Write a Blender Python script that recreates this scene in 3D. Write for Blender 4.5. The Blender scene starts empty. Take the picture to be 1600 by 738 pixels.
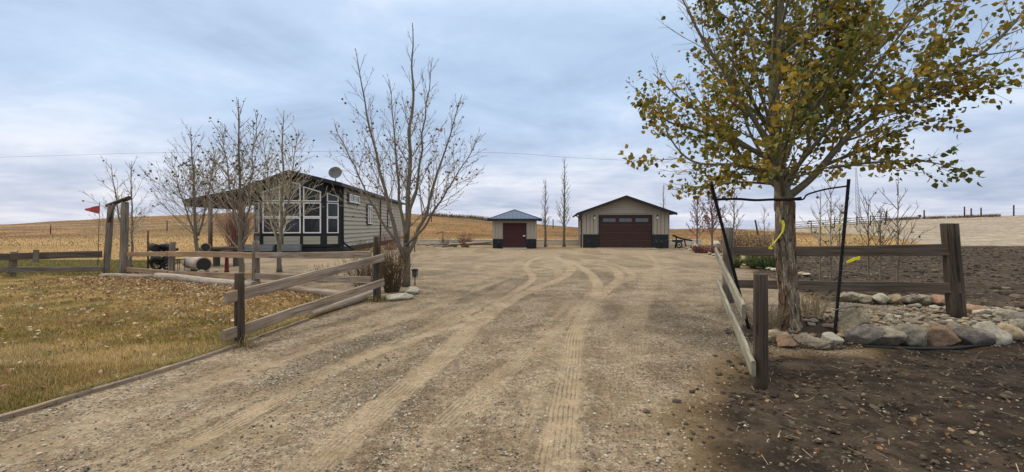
import bpy, math, random
import numpy as np
from mathutils import Vector, Matrix
R = math.radians
C = bpy.context.scene.collection
SC = bpy.context.scene
# ------------------------------------------------------------------ camera
CAMZ = 1.6
cam = bpy.data.cameras.new('camera'); co = bpy.data.objects.new('camera', cam); C.objects.link(co)
co.location = (0, 0, CAMZ); co.rotation_euler = (R(90), 0, 0)
cam.sensor_width = 36; cam.lens = 36 * 700 / 1600; cam.shift_y = -15 / 1600
cam.clip_start = 0.05; cam.clip_end = 6000
SC.camera = co
# ------------------------------------------------------------------ world
SUN_EL, SUN_AZ = 42, -60     # azimuth from +Y towards +X, behind cloud
w = bpy.data.worlds.new('World'); SC.world = w; w.use_nodes = True
wt = w.node_tree; wt.nodes.clear()
def WN(t, **k):
    n = wt.nodes.new(t)
    for a, b in k.items(): setattr(n, a, b)
    return n
wl = wt.links.new
sky = WN('ShaderNodeTexSky', sky_type='NISHITA'); sky.sun_disc = False
sky.sun_elevation = R(SUN_EL); sky.sun_rotation = R(SUN_AZ); sky.air_density = 1.2; sky.dust_density = 2.0
tc = WN('ShaderNodeTexCoord'); sep = WN('ShaderNodeSeparateXYZ'); wl(tc.outputs['Generated'], sep.inputs[0])
def WM(op, a, b=None, c=None):
    n = WN('ShaderNodeMath', operation=op)
    for i, v in enumerate((a, b, c)):
        if v is None: continue
        if isinstance(v, (int, float)): n.inputs[i].default_value = v
        else: wl(v, n.inputs[i])
    return n.outputs[0]
zz = WM('MAXIMUM', sep.outputs[2], 0.0)
zd = WM('ADD', zz, 0.17)
px = WM('DIVIDE', sep.outputs[0], zd); py = WM('DIVIDE', sep.outputs[1], zd)
cmb = WN('ShaderNodeCombineXYZ'); wl(WM('MULTIPLY', px, 0.8), cmb.inputs[0]); wl(py, cmb.inputs[1])
def wnoise(scale, det, rough, dist, off):
    mp = WN('ShaderNodeMapping'); mp.inputs['Location'].default_value = off; wl(cmb.outputs[0], mp.inputs[0])
    n = WN('ShaderNodeTexNoise'); n.inputs['Scale'].default_value = scale; n.inputs['Detail'].default_value = det
    n.inputs['Roughness'].default_value = rough; n.inputs['Distortion'].default_value = dist
    wl(mp.outputs[0], n.inputs['Vector']); return n.outputs[0]
n1 = wnoise(0.95, 8, .58, .5, (3.3, 1.2, 0)); n2 = wnoise(3.1, 6, .6, .4, (7.7, 4.1, 2))
cl = WM('ADD', WM('MULTIPLY', n1, .72), WM('MULTIPLY', n2, .28))
def ramp(stops, fac):
    r = WN('ShaderNodeValToRGB'); e = r.color_ramp.elements
    e[0].position = stops[0][0]; e[0].color = (*stops[0][1], 1); e[1].position = stops[-1][0]; e[1].color = (*stops[-1][1], 1)
    for p, c_ in stops[1:-1]:
        x = e.new(p); x.color = (*c_, 1)
    wl(fac, r.inputs[0]); return r.outputs[0]
ccol = ramp([(.36, (.35, .46, .63)), (.46, (.42, .545, .74)), (.55, (.48, .61, .80)), (.64, (.60, .70, .86))], cl)
hcol = ramp([(.36, (.38, .45, .60)), (.47, (.52, .57, .70)), (.56, (.66, .68, .77)), (.65, (.80, .80, .85))], cl)
hz = WN('ShaderNodeMapRange'); hz.interpolation_type = 'SMOOTHSTEP'; wl(sep.outputs[2], hz.inputs[0])
hz.inputs[1].default_value = .02; hz.inputs[2].default_value = .26
mx = WN('ShaderNodeMix', data_type='RGBA'); wl(hz.outputs[0], mx.inputs[0]); wl(hcol, mx.inputs[6]); wl(ccol, mx.inputs[7])
# overcast sky is brighter towards the zenith
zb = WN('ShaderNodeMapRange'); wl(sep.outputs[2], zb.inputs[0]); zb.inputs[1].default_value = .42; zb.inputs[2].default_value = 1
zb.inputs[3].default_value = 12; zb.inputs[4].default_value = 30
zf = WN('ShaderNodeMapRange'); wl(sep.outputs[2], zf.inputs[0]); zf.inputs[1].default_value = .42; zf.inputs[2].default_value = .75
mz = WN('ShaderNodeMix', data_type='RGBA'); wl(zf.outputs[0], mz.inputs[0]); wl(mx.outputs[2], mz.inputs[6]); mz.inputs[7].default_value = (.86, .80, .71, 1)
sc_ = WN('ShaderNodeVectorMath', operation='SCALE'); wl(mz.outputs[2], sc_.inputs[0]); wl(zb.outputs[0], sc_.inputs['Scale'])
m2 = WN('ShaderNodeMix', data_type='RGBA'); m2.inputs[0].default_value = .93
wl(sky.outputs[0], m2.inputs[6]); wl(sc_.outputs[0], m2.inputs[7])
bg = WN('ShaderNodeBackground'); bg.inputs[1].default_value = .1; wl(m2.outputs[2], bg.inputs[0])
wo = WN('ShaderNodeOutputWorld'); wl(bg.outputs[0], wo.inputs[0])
sun = bpy.data.lights.new('sun', 'SUN'); so = bpy.data.objects.new('sun', sun); C.objects.link(so)
sun.energy = 1.9; sun.angle = R(12); sun.color = (1, .92, .80)
sd = Vector((math.sin(R(SUN_AZ)) * math.cos(R(SUN_EL)), math.cos(R(SUN_AZ)) * math.cos(R(SUN_EL)), math.sin(R(SUN_EL))))
so.rotation_euler = sd.to_track_quat('Z', 'Y').to_euler()
SC.view_settings.view_transform = 'Standard'; SC.view_settings.look = 'None'
SC.view_settings.exposure = 0.0; SC.view_settings.gamma = 1; SC.view_settings.use_curve_mapping = False
SC.cycles.max_bounces = 6; SC.cycles.diffuse_bounces = 3; SC.cycles.transparent_max_bounces = 8

# ------------------------------------------------------------------ helpers
def at(px_, py_=None, Y=None, z=0.0):
    """a photo pixel and a depth (or the ground height) to a world point"""
    if Y is None: Y = (CAMZ - z) * 700 / (py_ - 354)
    X = (px_ - 800) / 700 * Y
    Z = z if py_ is None else CAMZ - (py_ - 354) / 700 * Y
    return Vector((X, Y, Z))
def hsh(ix, iy, s):
    h = (ix.astype(np.int64) * 374761393 + iy.astype(np.int64) * 668265263 + s * 69069) & 0xffffffff
    h = ((h ^ (h >> 13)) * 1274126177) & 0xffffffff
    h = (h ^ (h >> 16)) & 0xffffff
    return h / float(0xffffff)
def vn(x, y, sc, s=0):
    x = np.asarray(x, float) * sc; y = np.asarray(y, float) * sc
    ix = np.floor(x); iy = np.floor(y); fx = x - ix; fy = y - iy
    fx = fx * fx * (3 - 2 * fx); fy = fy * fy * (3 - 2 * fy)
    a = hsh(ix, iy, s); b = hsh(ix + 1, iy, s); c = hsh(ix, iy + 1, s); d = hsh(ix + 1, iy + 1, s)
    return (a * (1 - fx) + b * fx) * (1 - fy) + (c * (1 - fx) + d * fx) * fy
def fb(x, y, sc, s=0, o=4):
    t = 0; a = .5
    for k in range(o): t = t + a * vn(x, y, sc * 2 ** k, s + 17 * k); a *= .5
    return t / (1 - .5 ** o)
def sst(a, b, x):
    t = np.clip((x - a) / (b - a), 0, 1); return t * t * (3 - 2 * t)
CU = [(-9, 356), (-1.4, 355), (-1.143, 351), (-.98, 344.5), (-.81, 338), (-.70, 334.5), (-.5, 330), (-.3, 331), (-.2, 335), (-.143, 338.5), (-.086, 341.5), (-.05, 344), (.07, 351), (.15, 355.5),
      (.357, 358), (.571, 357.5), (.70, 352), (.786, 346), (.9, 342), (1.07, 338), (1.143, 336), (1.5, 332), (9, 332)]
CX = [c[0] for c in CU]; CY = [c[1] for c in CU]
def height(x, y):
    x = np.asarray(x, float); y = np.asarray(y, float)
    yy = np.maximum(y, 20); u = x / yy
    D = 75 + 30 * (1 - sst(.0, .45, u)) ; S = np.where(u < .4, 39, 39) - 6 * sst(.4, .8, u)
    crest = CAMZ - (np.interp(u, CX, CY) - 354) / 700 * D
    t = (y - S) / (D - S)
    hh = np.where(t < 0, 0, np.where(t < 1, crest * np.clip(t, 0, 1) ** 1.15, crest - (y - D) * .035))
    hh = hh + np.where(y > 42, (fb(x, y, .12, 3) - .5) * .45 * np.clip((y - 42) / 30, 0, 1) * np.where(u > .72, .2, 1), 0)
    # planted bed on the right, slightly mounded
    e = np.sqrt(((x - 6.7) / 2.75) ** 2 + ((y - 7.35) / 1.55) ** 2)
    hh = hh + .17 * (1 - sst(.72, 1.04, e))
    # side yard on the left lies a bit lower/higher
    hh = hh + (fb(x, y, .5, 9) - .5) * .05 * (y < 40)
    return hh
def hz1(x, y): return float(height(np.array([x]), np.array([y]))[0])
def G(x, y, dz=0): return Vector((x, y, hz1(x, y) + dz))

ORG = {}
def tag(o, label=None, cat=None, group=None, kind=None):
    if label: o['label'] = label
    if cat: o['category'] = cat
    if group: o['group'] = group
    if kind: o['kind'] = kind
    return o
def thing(name, loc, label, cat, group=None):
    o = bpy.data.objects.new(name, None); C.objects.link(o); o.location = loc; o.empty_display_size = .2
    ORG[o.name] = Vector(loc); return tag(o, label, cat, group)
def org(p):
    v = Vector((0, 0, 0))
    while p is not None: v += ORG.get(p.name, Vector((0, 0, 0))); p = p.parent
    return v
class MB:
    def __init__(s): s.v = []; s.f = []; s.uv = []; s.col = []; s.sm = []
    def add(s, vs, fs, uvs=None, col=None, smooth=False):
        b = len(s.v); s.v += [tuple(v) for v in vs]
        for i, f in enumerate(fs):
            s.f.append(tuple(b + j for j in f)); s.sm.append(smooth)
            s.uv.append(uvs[i] if uvs else None)
            s.col.append(col)
        return s
    def box(s, c, size, rot=None, uvlong=False, col=None):
        """box from centre, size and an optional Matrix"""
        hx, hy, hz_ = [q / 2 for q in size]; c = Vector(c)
        vs = [Vector((x, y, z)) for x in (-hx, hx) for y in (-hy, hy) for z in (-hz_, hz_)]
        if rot is not None: vs = [rot @ v for v in vs]
        vs = [v + c for v in vs]
        fs = [(0, 1, 3, 2), (4, 6, 7, 5), (0, 4, 5, 1), (2, 3, 7, 6), (0, 2, 6, 4), (1, 5, 7, 3)]
        return s.add(vs, fs, col=col)
    def b2(s, x0, x1, y0, y1, z0, z1, M=None, col=None):
        vs = [Vector((x, y, z)) for x in (x0, x1) for y in (y0, y1) for z in (z0, z1)]
        if M is not None: vs = [M @ v for v in vs]
        return s.add(vs, [(0, 1, 3, 2), (4, 6, 7, 5), (0, 4, 5, 1), (2, 3, 7, 6), (0, 2, 6, 4), (1, 5, 7, 3)], col=col)
    def board(s, a, b, hgt, thk, up=Vector((0, 0, 1)), bow=0.0, seed=0):
        """plank from a to b, uv: u along in metres, v across; bevelled, slightly bowed"""
        a = Vector(a); b = Vector(b); d = (b - a); L = d.length; d.normalize()
        side = d.cross(up).normalized(); u2 = side.cross(d).normalized()
        rnd = random.Random(seed); n = max(3, int(L / .35)); e = .008
        prof = [(-thk/2+e, -hgt/2), (thk/2-e, -hgt/2), (thk/2, -hgt/2+e), (thk/2, hgt/2-e), (thk/2-e, hgt/2), (-thk/2+e, hgt/2), (-thk/2, hgt/2-e), (-thk/2, -hgt/2+e)]
        vs = []; per = [0]
        for i in range(8):
            q = prof[i]; w2 = prof[(i + 1) % 8]; per.append(per[-1] + math.hypot(q[0]-w2[0], q[1]-w2[1]))
        off = rnd.random() * 50
        for i in range(n + 1):
            t = i / n; o = bow * math.sin(math.pi * t) + (rnd.random() - .5) * .006; o2 = (rnd.random() - .5) * .006
            for (x, y) in prof: vs.append(a + d * L * t + side * (x + o2) + u2 * (y + o))
        fs = []; uv = []
        for i in range(n):
            for k in range(8):
                k2 = (k + 1) % 8
                fs.append((i*8+k, i*8+k2, (i+1)*8+k2, (i+1)*8+k))
                u0, u1 = off + L*i/n, off + L*(i+1)/n
                uv.append([(u0, per[k]), (u0, per[k+1]), (u1, per[k+1]), (u1, per[k])])
        fs.append(tuple(range(8))[::-1]); uv.append([(off + p[0], p[1] * .1) for p in prof][::-1])
        fs.append(tuple(n*8+k for k in range(8))); uv.append([(off + p[0], p[1] * .1) for p in prof])
        return s.add(vs, fs, uv)
    def tube(s, pts, rad, n=8, cap=True, smooth=True, uvs=True, ridge=0, seed=0, col=None, flat=1):
        pts = [Vector(p) for p in pts]; m = len(pts)
        if not isinstance(rad, (list, tuple)): rad = [rad] * m
        vs = []; ref = None; off = (seed * 7.31) % 50; L = 0; us = []
        for i in range(m):
            d = (pts[min(i+1, m-1)] - pts[max(i-1, 0)])
            if d.length < 1e-9: d = Vector((0, 0, 1))
            d.normalize()
            if ref is None:
                ref = Vector((1, 0, 0)) if abs(d.x) < .9 else Vector((0, 1, 0))
            x = (ref - d * ref.dot(d)); 
            if x.length < 1e-4: x = d.orthogonal()
            x.normalize(); y = d.cross(x); ref = x
            if i: L += (pts[i] - pts[i-1]).length
            us.append(off + L)
            for k in range(n):
                a = 2 * math.pi * k / n; r = rad[i]
                if ridge:
                    r *= 1 + ridge * (math.sin(a * 5 + seed + L * .9) * .4 + math.sin(a * 9 + seed * 2 - L * 1.7) * .35 + math.sin(a * 3 + L * 4.) * .3)
                vs.append(pts[i] + x * math.cos(a) * r + y * math.sin(a) * r * flat)
        fs = []; uv = []
        for i in range(m - 1):
            for k in range(n):
                k2 = (k + 1) % n
                fs.append((i*n+k, i*n+k2, (i+1)*n+k2, (i+1)*n+k))
                c0 = 2*math.pi*rad[0]*k/n; c1 = 2*math.pi*rad[0]*(k+1)/n
                uv.append([(us[i], c0), (us[i], c1), (us[i+1], c1), (us[i+1], c0)])
        s.add(vs, fs, uv if uvs else None, col, smooth)
        if cap and n > 4:
            b = len(s.v) - len(vs)
            s.f.append(tuple(b + k for k in range(n))[::-1]); s.f.append(tuple(b + (m-1)*n + k for k in range(n)))
            s.sm += [False, False]; s.col += [col, col]
            cc = [(off + math.cos(2*math.pi*k/n)*rad[0], math.sin(2*math.pi*k/n)*.01) for k in range(n)]
            s.uv += [cc[::-1], cc]
        return s
    def poly(s, pts, thk_vec):
        """a flat polygon thickened by a vector"""
        n = len(pts); a = [Vector(p) for p in pts]; b = [p + Vector(thk_vec) for p in a]
        return s.add(a + b, [tuple(range(n))[::-1], tuple(range(n, 2*n))] + [(i, (i+1) % n, n + (i+1) % n, n + i) for i in range(n)])
    def build(s, name, mat, parent=None, loc=None):
        me = bpy.data.meshes.new(name); o_ = org(parent) if parent is not None else (Vector(loc) if loc is not None else Vector((0, 0, 0)))
        me.from_pydata([(v[0]-o_.x, v[1]-o_.y, v[2]-o_.z) for v in s.v], [], s.f)
        if any(u is not None for u in s.uv):
            l = me.uv_layers.new(name='UVMap'); arr = []
            for f, u in zip(s.f, s.uv):
                arr += u if u is not None else [(0, 0)] * len(f)
            l.data.foreach_set('uv', np.array(arr, np.float32).ravel())
        if any(c is not None for c in s.col):
            at_ = me.attributes.new('Col', 'FLOAT_COLOR', 'FACE')
            at_.data.foreach_set('color', np.array([(*(c or (.5, .5, .5)), 1) for c in s.col], np.float32).ravel())
        me.polygons.foreach_set('use_smooth', s.sm)
        me.materials.append(mat); me.update()
        o = bpy.data.objects.new(name, me); C.objects.link(o)
        if parent is not None: o.parent = parent
        elif loc is not None: o.location = loc
        return o
def npmesh(name, V, F, mat, col=None, parent=None, loc=(0, 0, 0), smooth=False):
    """V (n,3), F (m,k) arrays, col (m,3) per face"""
    me = bpy.data.meshes.new(name); V = np.asarray(V, np.float32) - np.array(org(parent) if parent is not None else loc, np.float32)
    F = np.asarray(F, np.int32); k = F.shape[1]; m = len(F)
    me.vertices.add(len(V)); me.vertices.foreach_set('co', V.ravel())
    me.loops.add(m * k); me.loops.foreach_set('vertex_index', F.ravel())
    me.polygons.add(m); me.polygons.foreach_set('loop_start', np.arange(m, dtype=np.int32) * k)
    me.polygons.foreach_set('use_smooth', np.full(m, smooth)); me.update(calc_edges=True)
    if col is not None:
        a = me.attributes.new('Col', 'FLOAT_COLOR', 'FACE')
        a.data.foreach_set('color', np.concatenate([col, np.ones((m, 1))], 1).astype(np.float32).ravel())
    me.materials.append(mat); o = bpy.data.objects.new(name, me); C.objects.link(o)
    if parent is not None: o.parent = parent
    else: o.location = loc
    return o

# ------------------------------------------------------------------ materials
class NT:
    def __init__(s, name):
        s.m = bpy.data.materials.new(name); s.m.use_nodes = True; s.t = s.m.node_tree
        s.b = s.t.nodes['Principled BSDF']; s.l = s.t.links.new
        s.out = s.t.nodes['Material Output']
    def n(s, t, **k):
        x = s.t.nodes.new(t)
        for a, b in k.items(): setattr(x, a, b)
        return x
    def link(s, v, inp):
        if isinstance(v, (int, float)): inp.default_value = v
        elif isinstance(v, tuple): inp.default_value = (*v, 1) if len(v) == 3 and inp.type == 'RGBA' else v
        else: s.l(v, inp)
    def pos(s): return s.n('ShaderNodeNewGeometry').outputs['Position']
    def objc(s): return s.n('ShaderNodeTexCoord').outputs['Object']
    def uv(s): return s.n('ShaderNodeTexCoord').outputs['UV']
    def attr(s, name, out='Color'): return s.n('ShaderNodeAttribute', attribute_name=name).outputs[out]
    def mp(s, v, sc, loc=(0, 0, 0)):
        m = s.n('ShaderNodeMapping'); m.inputs['Scale'].default_value = sc if isinstance(sc, tuple) else (sc,)*3
        m.inputs['Location'].default_value = loc; s.l(v, m.inputs[0]); return m.outputs[0]
    def noise(s, v, sc=1, det=4, ro=.55, dist=0):
        x = s.n('ShaderNodeTexNoise'); x.inputs['Scale'].default_value = sc; x.inputs['Detail'].default_value = det
        x.inputs['Roughness'].default_value = ro; x.inputs['Distortion'].default_value = dist; s.l(v, x.inputs['Vector']); return x.outputs[0]
    def vor(s, v, sc=1, feature='F1', out=0, rnd=1):
        x = s.n('ShaderNodeTexVoronoi', feature=feature); x.inputs['Scale'].default_value = sc; x.inputs['Randomness'].default_value = rnd
        s.l(v, x.inputs['Vector']); return x.outputs[out]
    def math(s, op, a, b=0.0, c=0.0, clamp=False):
        x = s.n('ShaderNodeMath', operation=op); x.use_clamp = clamp
        for i, v in enumerate((a, b, c)): s.link(v, x.inputs[i])
        return x.outputs[0]
    def mix(s, f, a, b, bt='MIX'):
        x = s.n('ShaderNodeMix', data_type='RGBA', blend_type=bt); s.link(f, x.inputs[0]); s.link(a, x.inputs[6]); s.link(b, x.inputs[7]); return x.outputs[2]
    def ramp(s, f, stops, interp='LINEAR'):
        r = s.n('ShaderNodeValToRGB'); r.color_ramp.interpolation = interp; e = r.color_ramp.elements
        e[0].position = stops[0][0]; e[0].color = (*stops[0][1], 1); e[1].position = stops[-1][0]; e[1].color = (*stops[-1][1], 1)
        for p, c in stops[1:-1]: e.new(p).color = (*c, 1)
        s.l(f, r.inputs[0]); return r.outputs[0]
    def sstep(s, f, a, b):
        r = s.n('ShaderNodeMapRange', interpolation_type='SMOOTHSTEP'); s.l(f, r.inputs[0]); r.inputs[1].default_value = a; r.inputs[2].default_value = b; return r.outputs[0]
    def bump(s, h, st=.5, dist=.01, nrm=None):
        x = s.n('ShaderNodeBump'); x.inputs['Strength'].default_value = st; x.inputs['Distance'].default_value = dist
        s.l(h, x.inputs['Height'])
        if nrm is not None: s.l(nrm, x.inputs['Normal'])
        return x.outputs[0]
    def fin(s, col=None, rough=.85, nrm=None, metal=0, spec=.3):
        if col is not None: s.link(col, s.b.inputs['Base Color'])
        s.link(rough, s.b.inputs['Roughness']); s.b.inputs['Metallic'].default_value = metal; s.b.inputs['Specular IOR Level'].default_value = spec
        if nrm is not None: s.l(nrm, s.b.inputs['Normal'])
        return s.m
def m_plain(name, col, rough=.6, metal=0, var=.15, sc=6, bump=.1):
    t = NT(name); p = t.objc(); n = t.noise(p, sc, 5, .6)
    c = t.mix(n, tuple(q*(1-var) for q in col), tuple(min(1, q*(1+var)) for q in col))
    n2 = t.noise(p, sc * 7, 4)
    return t.fin(c, t.math('ADD', rough - .08, t.math('MULTIPLY', n, .16)), t.bump(n2, bump, .004), metal)
def m_wood(name, dark, light, warm, rough=.85):
    t = NT(name); uv = t.uv()
    g0 = t.noise(t.mp(uv, (2.2, 55, 1)), 1, 6, .65, .5); g1 = t.noise(t.mp(uv, (.7, 20, 1), (2, 7, 0)), 1, 5, .6, .4); g = t.sstep(t.math('ADD', t.math('MULTIPLY', g0, .5), t.math('MULTIPLY', g1, .5)), .36, .62); big = t.noise(t.mp(uv, (.9, 5, 1)), 1, 3)
    kn = t.vor(t.mp(uv, (1.6, 7, 1)), 1)
    kd = t.math('SUBTRACT', 1, t.sstep(kn, .05, .15))
    cr = t.sstep(t.noise(t.mp(uv, (.8, 90, 1), (5, 3, 0)), 1, 3), .60, .72)
    c = t.mix(g, dark, light); c = t.mix(t.math('MULTIPLY', t.sstep(big, .42, .68), .75), c, warm)
    rp = t.noise(t.mp(t.pos(), 1.1), 1, 3); c = t.mix(t.sstep(rp, .3, .75), c, t.mix(1, c, (.72, .72, .74), 'MULTIPLY'))
    c = t.mix(t.math('MULTIPLY', kd, .7), c, tuple(q*.35 for q in dark)); c = t.mix(t.math('MULTIPLY', cr, .7), c, tuple(q*.3 for q in dark))
    h = t.math('SUBTRACT', g, t.math('MULTIPLY', cr, 1.2))
    return t.fin(c, rough, t.bump(h, .6, .004))
M = {}
M['rail'] = m_wood('weathered_pine', (.13, .10, .075), (.40, .325, .25), (.30, .21, .135))
M['railnew'] = m_wood('tan_pine', (.20, .13, .075), (.46, .33, .21), (.38, .22, .10))
M['raildark'] = m_wood('dark_board', (.040, .031, .024), (.16, .125, .097), (.11, .08, .058))
M['railgreen'] = m_wood('lichen_board', (.12, .11, .075), (.38, .345, .265), (.24, .225, .14))
M['post'] = m_wood('grey_post', (.06, .05, .04), (.27, .23, .185), (.17, .135, .10))
M['postdark'] = m_wood('dark_post', (.016, .012, .009), (.105, .078, .056), (.065, .045, .03))
M['log'] = m_wood('grey_log', (.18, .155, .125), (.48, .42, .34), (.34, .27, .20))
def m_bark(name, a, b, c, scl=1.0, st=.8, hard=0):
    t = NT(name); uv = t.uv(); n = t.noise(t.mp(uv, (3*scl, 14*scl, 1)), 1, 6, .65, .6); v = t.vor(t.mp(uv, (5*scl, 22*scl, 1)), 1, 'DISTANCE_TO_EDGE')
    big = t.noise(t.mp(uv, (1.2, 6, 1), (3, 9, 0)), 1, 4)
    col = t.mix(t.sstep(n, .36, .62) if hard else n, a, b); col = t.mix(t.sstep(big, .45, .62), col, c)
    if hard:
        pz = t.noise(t.mp(uv, (2.2, 9, 1), (8, 1, 0)), 1, 4, .6, 1.2); col = t.mix(t.sstep(pz, .56, .60), col, (.46, .40, .29)); col = t.mix(t.sstep(pz, .40, .37), col, (.055, .035, .024))
    col = t.mix(t.math('MULTIPLY', t.math('SUBTRACT', 1, t.sstep(v, 0, .12)), .55), col, tuple(q*.35 for q in a))
    return t.fin(col, .9, t.bump(t.math('ADD', n, t.sstep(v, 0, .3)), st, .012))
M['bark_flaky'] = m_bark('flaky_bark', (.07, .052, .038), (.38, .31, .22), (.22, .12, .062), 1.3, 1, 1)
M['bark_limb'] = m_bark('limb_bark', (.12, .105, .07), (.28, .25, .17), (.19, .17, .10), 3, .4)
M['bark_grey'] = m_bark('grey_bark', (.10, .085, .065), (.26, .225, .175), (.20, .165, .11), 2, .5)
M['twig'] = m_plain('twig', (.27, .23, .175), .85)
M['twigpale'] = m_plain('pale_twig', (.42, .37, .26), .85)
M['twigdry'] = m_plain('dry_stem', (.24, .19, .11), .9)
M['twigred'] = m_plain('red_twig', (.20, .085, .075), .85)
M['twigbrown'] = m_plain('brown_twig', (.115, .078, .048), .9)
def m_leaf(name, trans=.35):
    t = NT(name); c = t.attr('Col'); t.fin(c, .55, None, 0, .35)
    tr = t.n('ShaderNodeBsdfTranslucent'); t.l(c, tr.inputs[0]); mx_ = t.n('ShaderNodeMixShader'); mx_.inputs[0].default_value = trans
    t.l(t.b.outputs[0], mx_.inputs[1]); t.l(tr.outputs[0], mx_.inputs[2]); t.l(mx_.outputs[0], t.out.inputs[0]); return t.m
M['leaf'] = m_leaf('leaf'); M['blade'] = m_leaf('grass_blade', .25)
def m_col(name, rough=.9):
    t = NT(name); n = t.noise(t.pos(), 60, 4); c = t.mix(n, t.mix(1, t.attr('Col'), (.7, .7, .7), 'MULTIPLY'), t.attr('Col')); return t.fin(c, rough)
M['stonecol'] = m_col('pebble')
def m_rock(name, a, b, c):
    t = NT(name); p = t.objc(); oi = t.n('ShaderNodeObjectInfo').outputs['Random']
    off = t.n('ShaderNodeVectorMath', operation='ADD'); t.l(p, off.inputs[0]); cx = t.n('ShaderNodeCombineXYZ'); t.l(t.math('MULTIPLY', oi, 37.), cx.inputs[0]); t.l(cx.outputs[0], off.inputs[1]); p = off.outputs[0]
    n = t.noise(p, 5, 7, .65, .4); n2 = t.noise(p, 28, 5, .7); v = t.noise(t.mp(p, (2, 2, 9)), 2, 5, .6, 1.2)
    col = t.mix(t.sstep(n, .3, .7), a, b); col = t.mix(t.sstep(v, .52, .66), col, c); col = t.mix(t.math('MULTIPLY', n2, .6), col, t.mix(1, col, (.55, .55, .55), 'MULTIPLY'))
    n3 = t.noise(p, 75, 4, .8); col = t.mix(t.sstep(n3, .42, .62), t.mix(1, col, (.62, .60, .56), 'MULTIPLY'), col); lich = t.sstep(t.noise(p, 3.2, 6, .75, .8), .60, .66); col = t.mix(t.math('MULTIPLY', lich, .5), col, (.40, .39, .30))
    col = t.mix(oi, col, t.mix(1, col, (.72, .72, .74), 'MULTIPLY'))
    return t.fin(col, .85, t.bump(t.math('ADD', n, t.math('MULTIPLY', n2, .35)), .8, .02))
M['rk_grey'] = m_rock('grey_rock', (.24, .215, .16), (.52, .46, .34), (.62, .54, .40))
M['rk_tan'] = m_rock('tan_rock', (.38, .29, .17), (.66, .53, .34), (.74, .63, .44))
M['rk_red'] = m_rock('red_rock', (.34, .20, .12), (.54, .36, .23), (.6, .46, .32))
M['rk_dark'] = m_rock('violet_grey_rock', (.17, .15, .13), (.40, .35, .29), (.50, .43, .33))
M['rk_cream'] = m_rock('cream_rock', (.36, .30, .19), (.60, .52, .36), (.70, .62, .46))
M['rk_pale'] = m_rock('pale_rock', (.48, .44, .34), (.76, .71, .58), (.80, .75, .62))
RK = ['rk_grey', 'rk_tan', 'rk_red', 'rk_dark', 'rk_pale']
M['black'] = m_plain('black_metal', (.012, .011, .011), .5, 0)
M['trimblack'] = m_plain('black_trim', (.014, .016, .018), .55, 0, .2, 3, .05)
M['roofdark'] = m_plain('dark_roof', (.012, .012, .014), .85, 0, .2, 8, .2)
def m_roofmetal():
    t = NT('metal_roof_blue'); n = t.noise(t.objc(), 3, 3); return t.fin(t.mix(n, (.035, .07, .13), (.05, .095, .17)), .55, None, .0, .4)
M['roofblue'] = m_roofmetal()
M['white'] = m_plain('white_frame', (.74, .73, .70), .4, 0, .05)
def m_siding(name, a, b):
    t = NT(name); p = t.objc(); n = t.noise(t.mp(p, (1.5, 1.5, 14)), 1, 4); g = t.noise(t.mp(p, (4, 4, 60)), 1, 4)
    c = t.mix(n, a, b); return t.fin(t.mix(t.math('MULTIPLY', g, .35), c, t.mix(1, c, (.7, .7, .7), 'MULTIPLY')), .65, t.bump(g, .25, .004))
M['siding'] = m_siding('grey_siding', (.31, .285, .225), (.40, .37, .29))
M['sidingtan'] = m_siding('tan_siding', (.33, .28, .22), (.40, .345, .27))
M['metaltan'] = m_plain('tan_metal', (.36, .315, .25), .5, 0, .12, 2, .05)
M['door'] = m_siding('maroon_door', (.040, .016, .012), (.062, .026, .020))
M['doorsm'] = m_siding('maroon_roller', (.045, .012, .014), (.062, .02, .02))
M['stone'] = m_rock('ledge_stone', (.02, .024, .028), (.055, .06, .068), (.09, .095, .10))
def m_glass(name, col=(.018, .022, .026)):
    t = NT(name); return t.fin(col, .06, t.bump(t.noise(t.objc(), 1.5, 2), .03, .01), 0, .5)
M['glass'] = m_glass('dark_glass'); M['glassb'] = m_glass('pale_glass', (.10, .11, .12))
M['galv'] = m_plain('galvanised', (.16, .17, .18), .5, .4, .35)
M['concrete'] = m_plain('concrete', (.52, .49, .42), .9, 0, .12, 3, .3)
M['tape'] = m_plain('yellow_tape', (.80, .72, .02), .4, 0, .05)
M['flag'] = m_plain('red_cloth', (.38, .06, .06), .8)
M['redpaint'] = m_plain('red_paint', (.10, .01, .012), .5)
M['rust'] = m_plain('rust_brown', (.09, .035, .03), .8)
M['dish'] = m_plain('dish_grey', (.10, .105, .11), .6)
M['strap'] = m_plain('black_strap', (.016, .015, .015), .8)
M['dirtmulch'] = m_plain('mulch', (.035, .024, .017), .95, 0, .4, 20, .8)
M['edging'] = m_plain('plastic_edging', (.008, .008, .009), .5)
M['lampglow'] = m_plain('lamp_glass', (.75, .72, .65), .3)
M['soot'] = m_plain('dark_wood_end', (.035, .03, .026), .9, 0, .4, 9, .5)
M['mast'] = m_plain('galvanised_mast', (.42, .46, .52), .5, .3)

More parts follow.
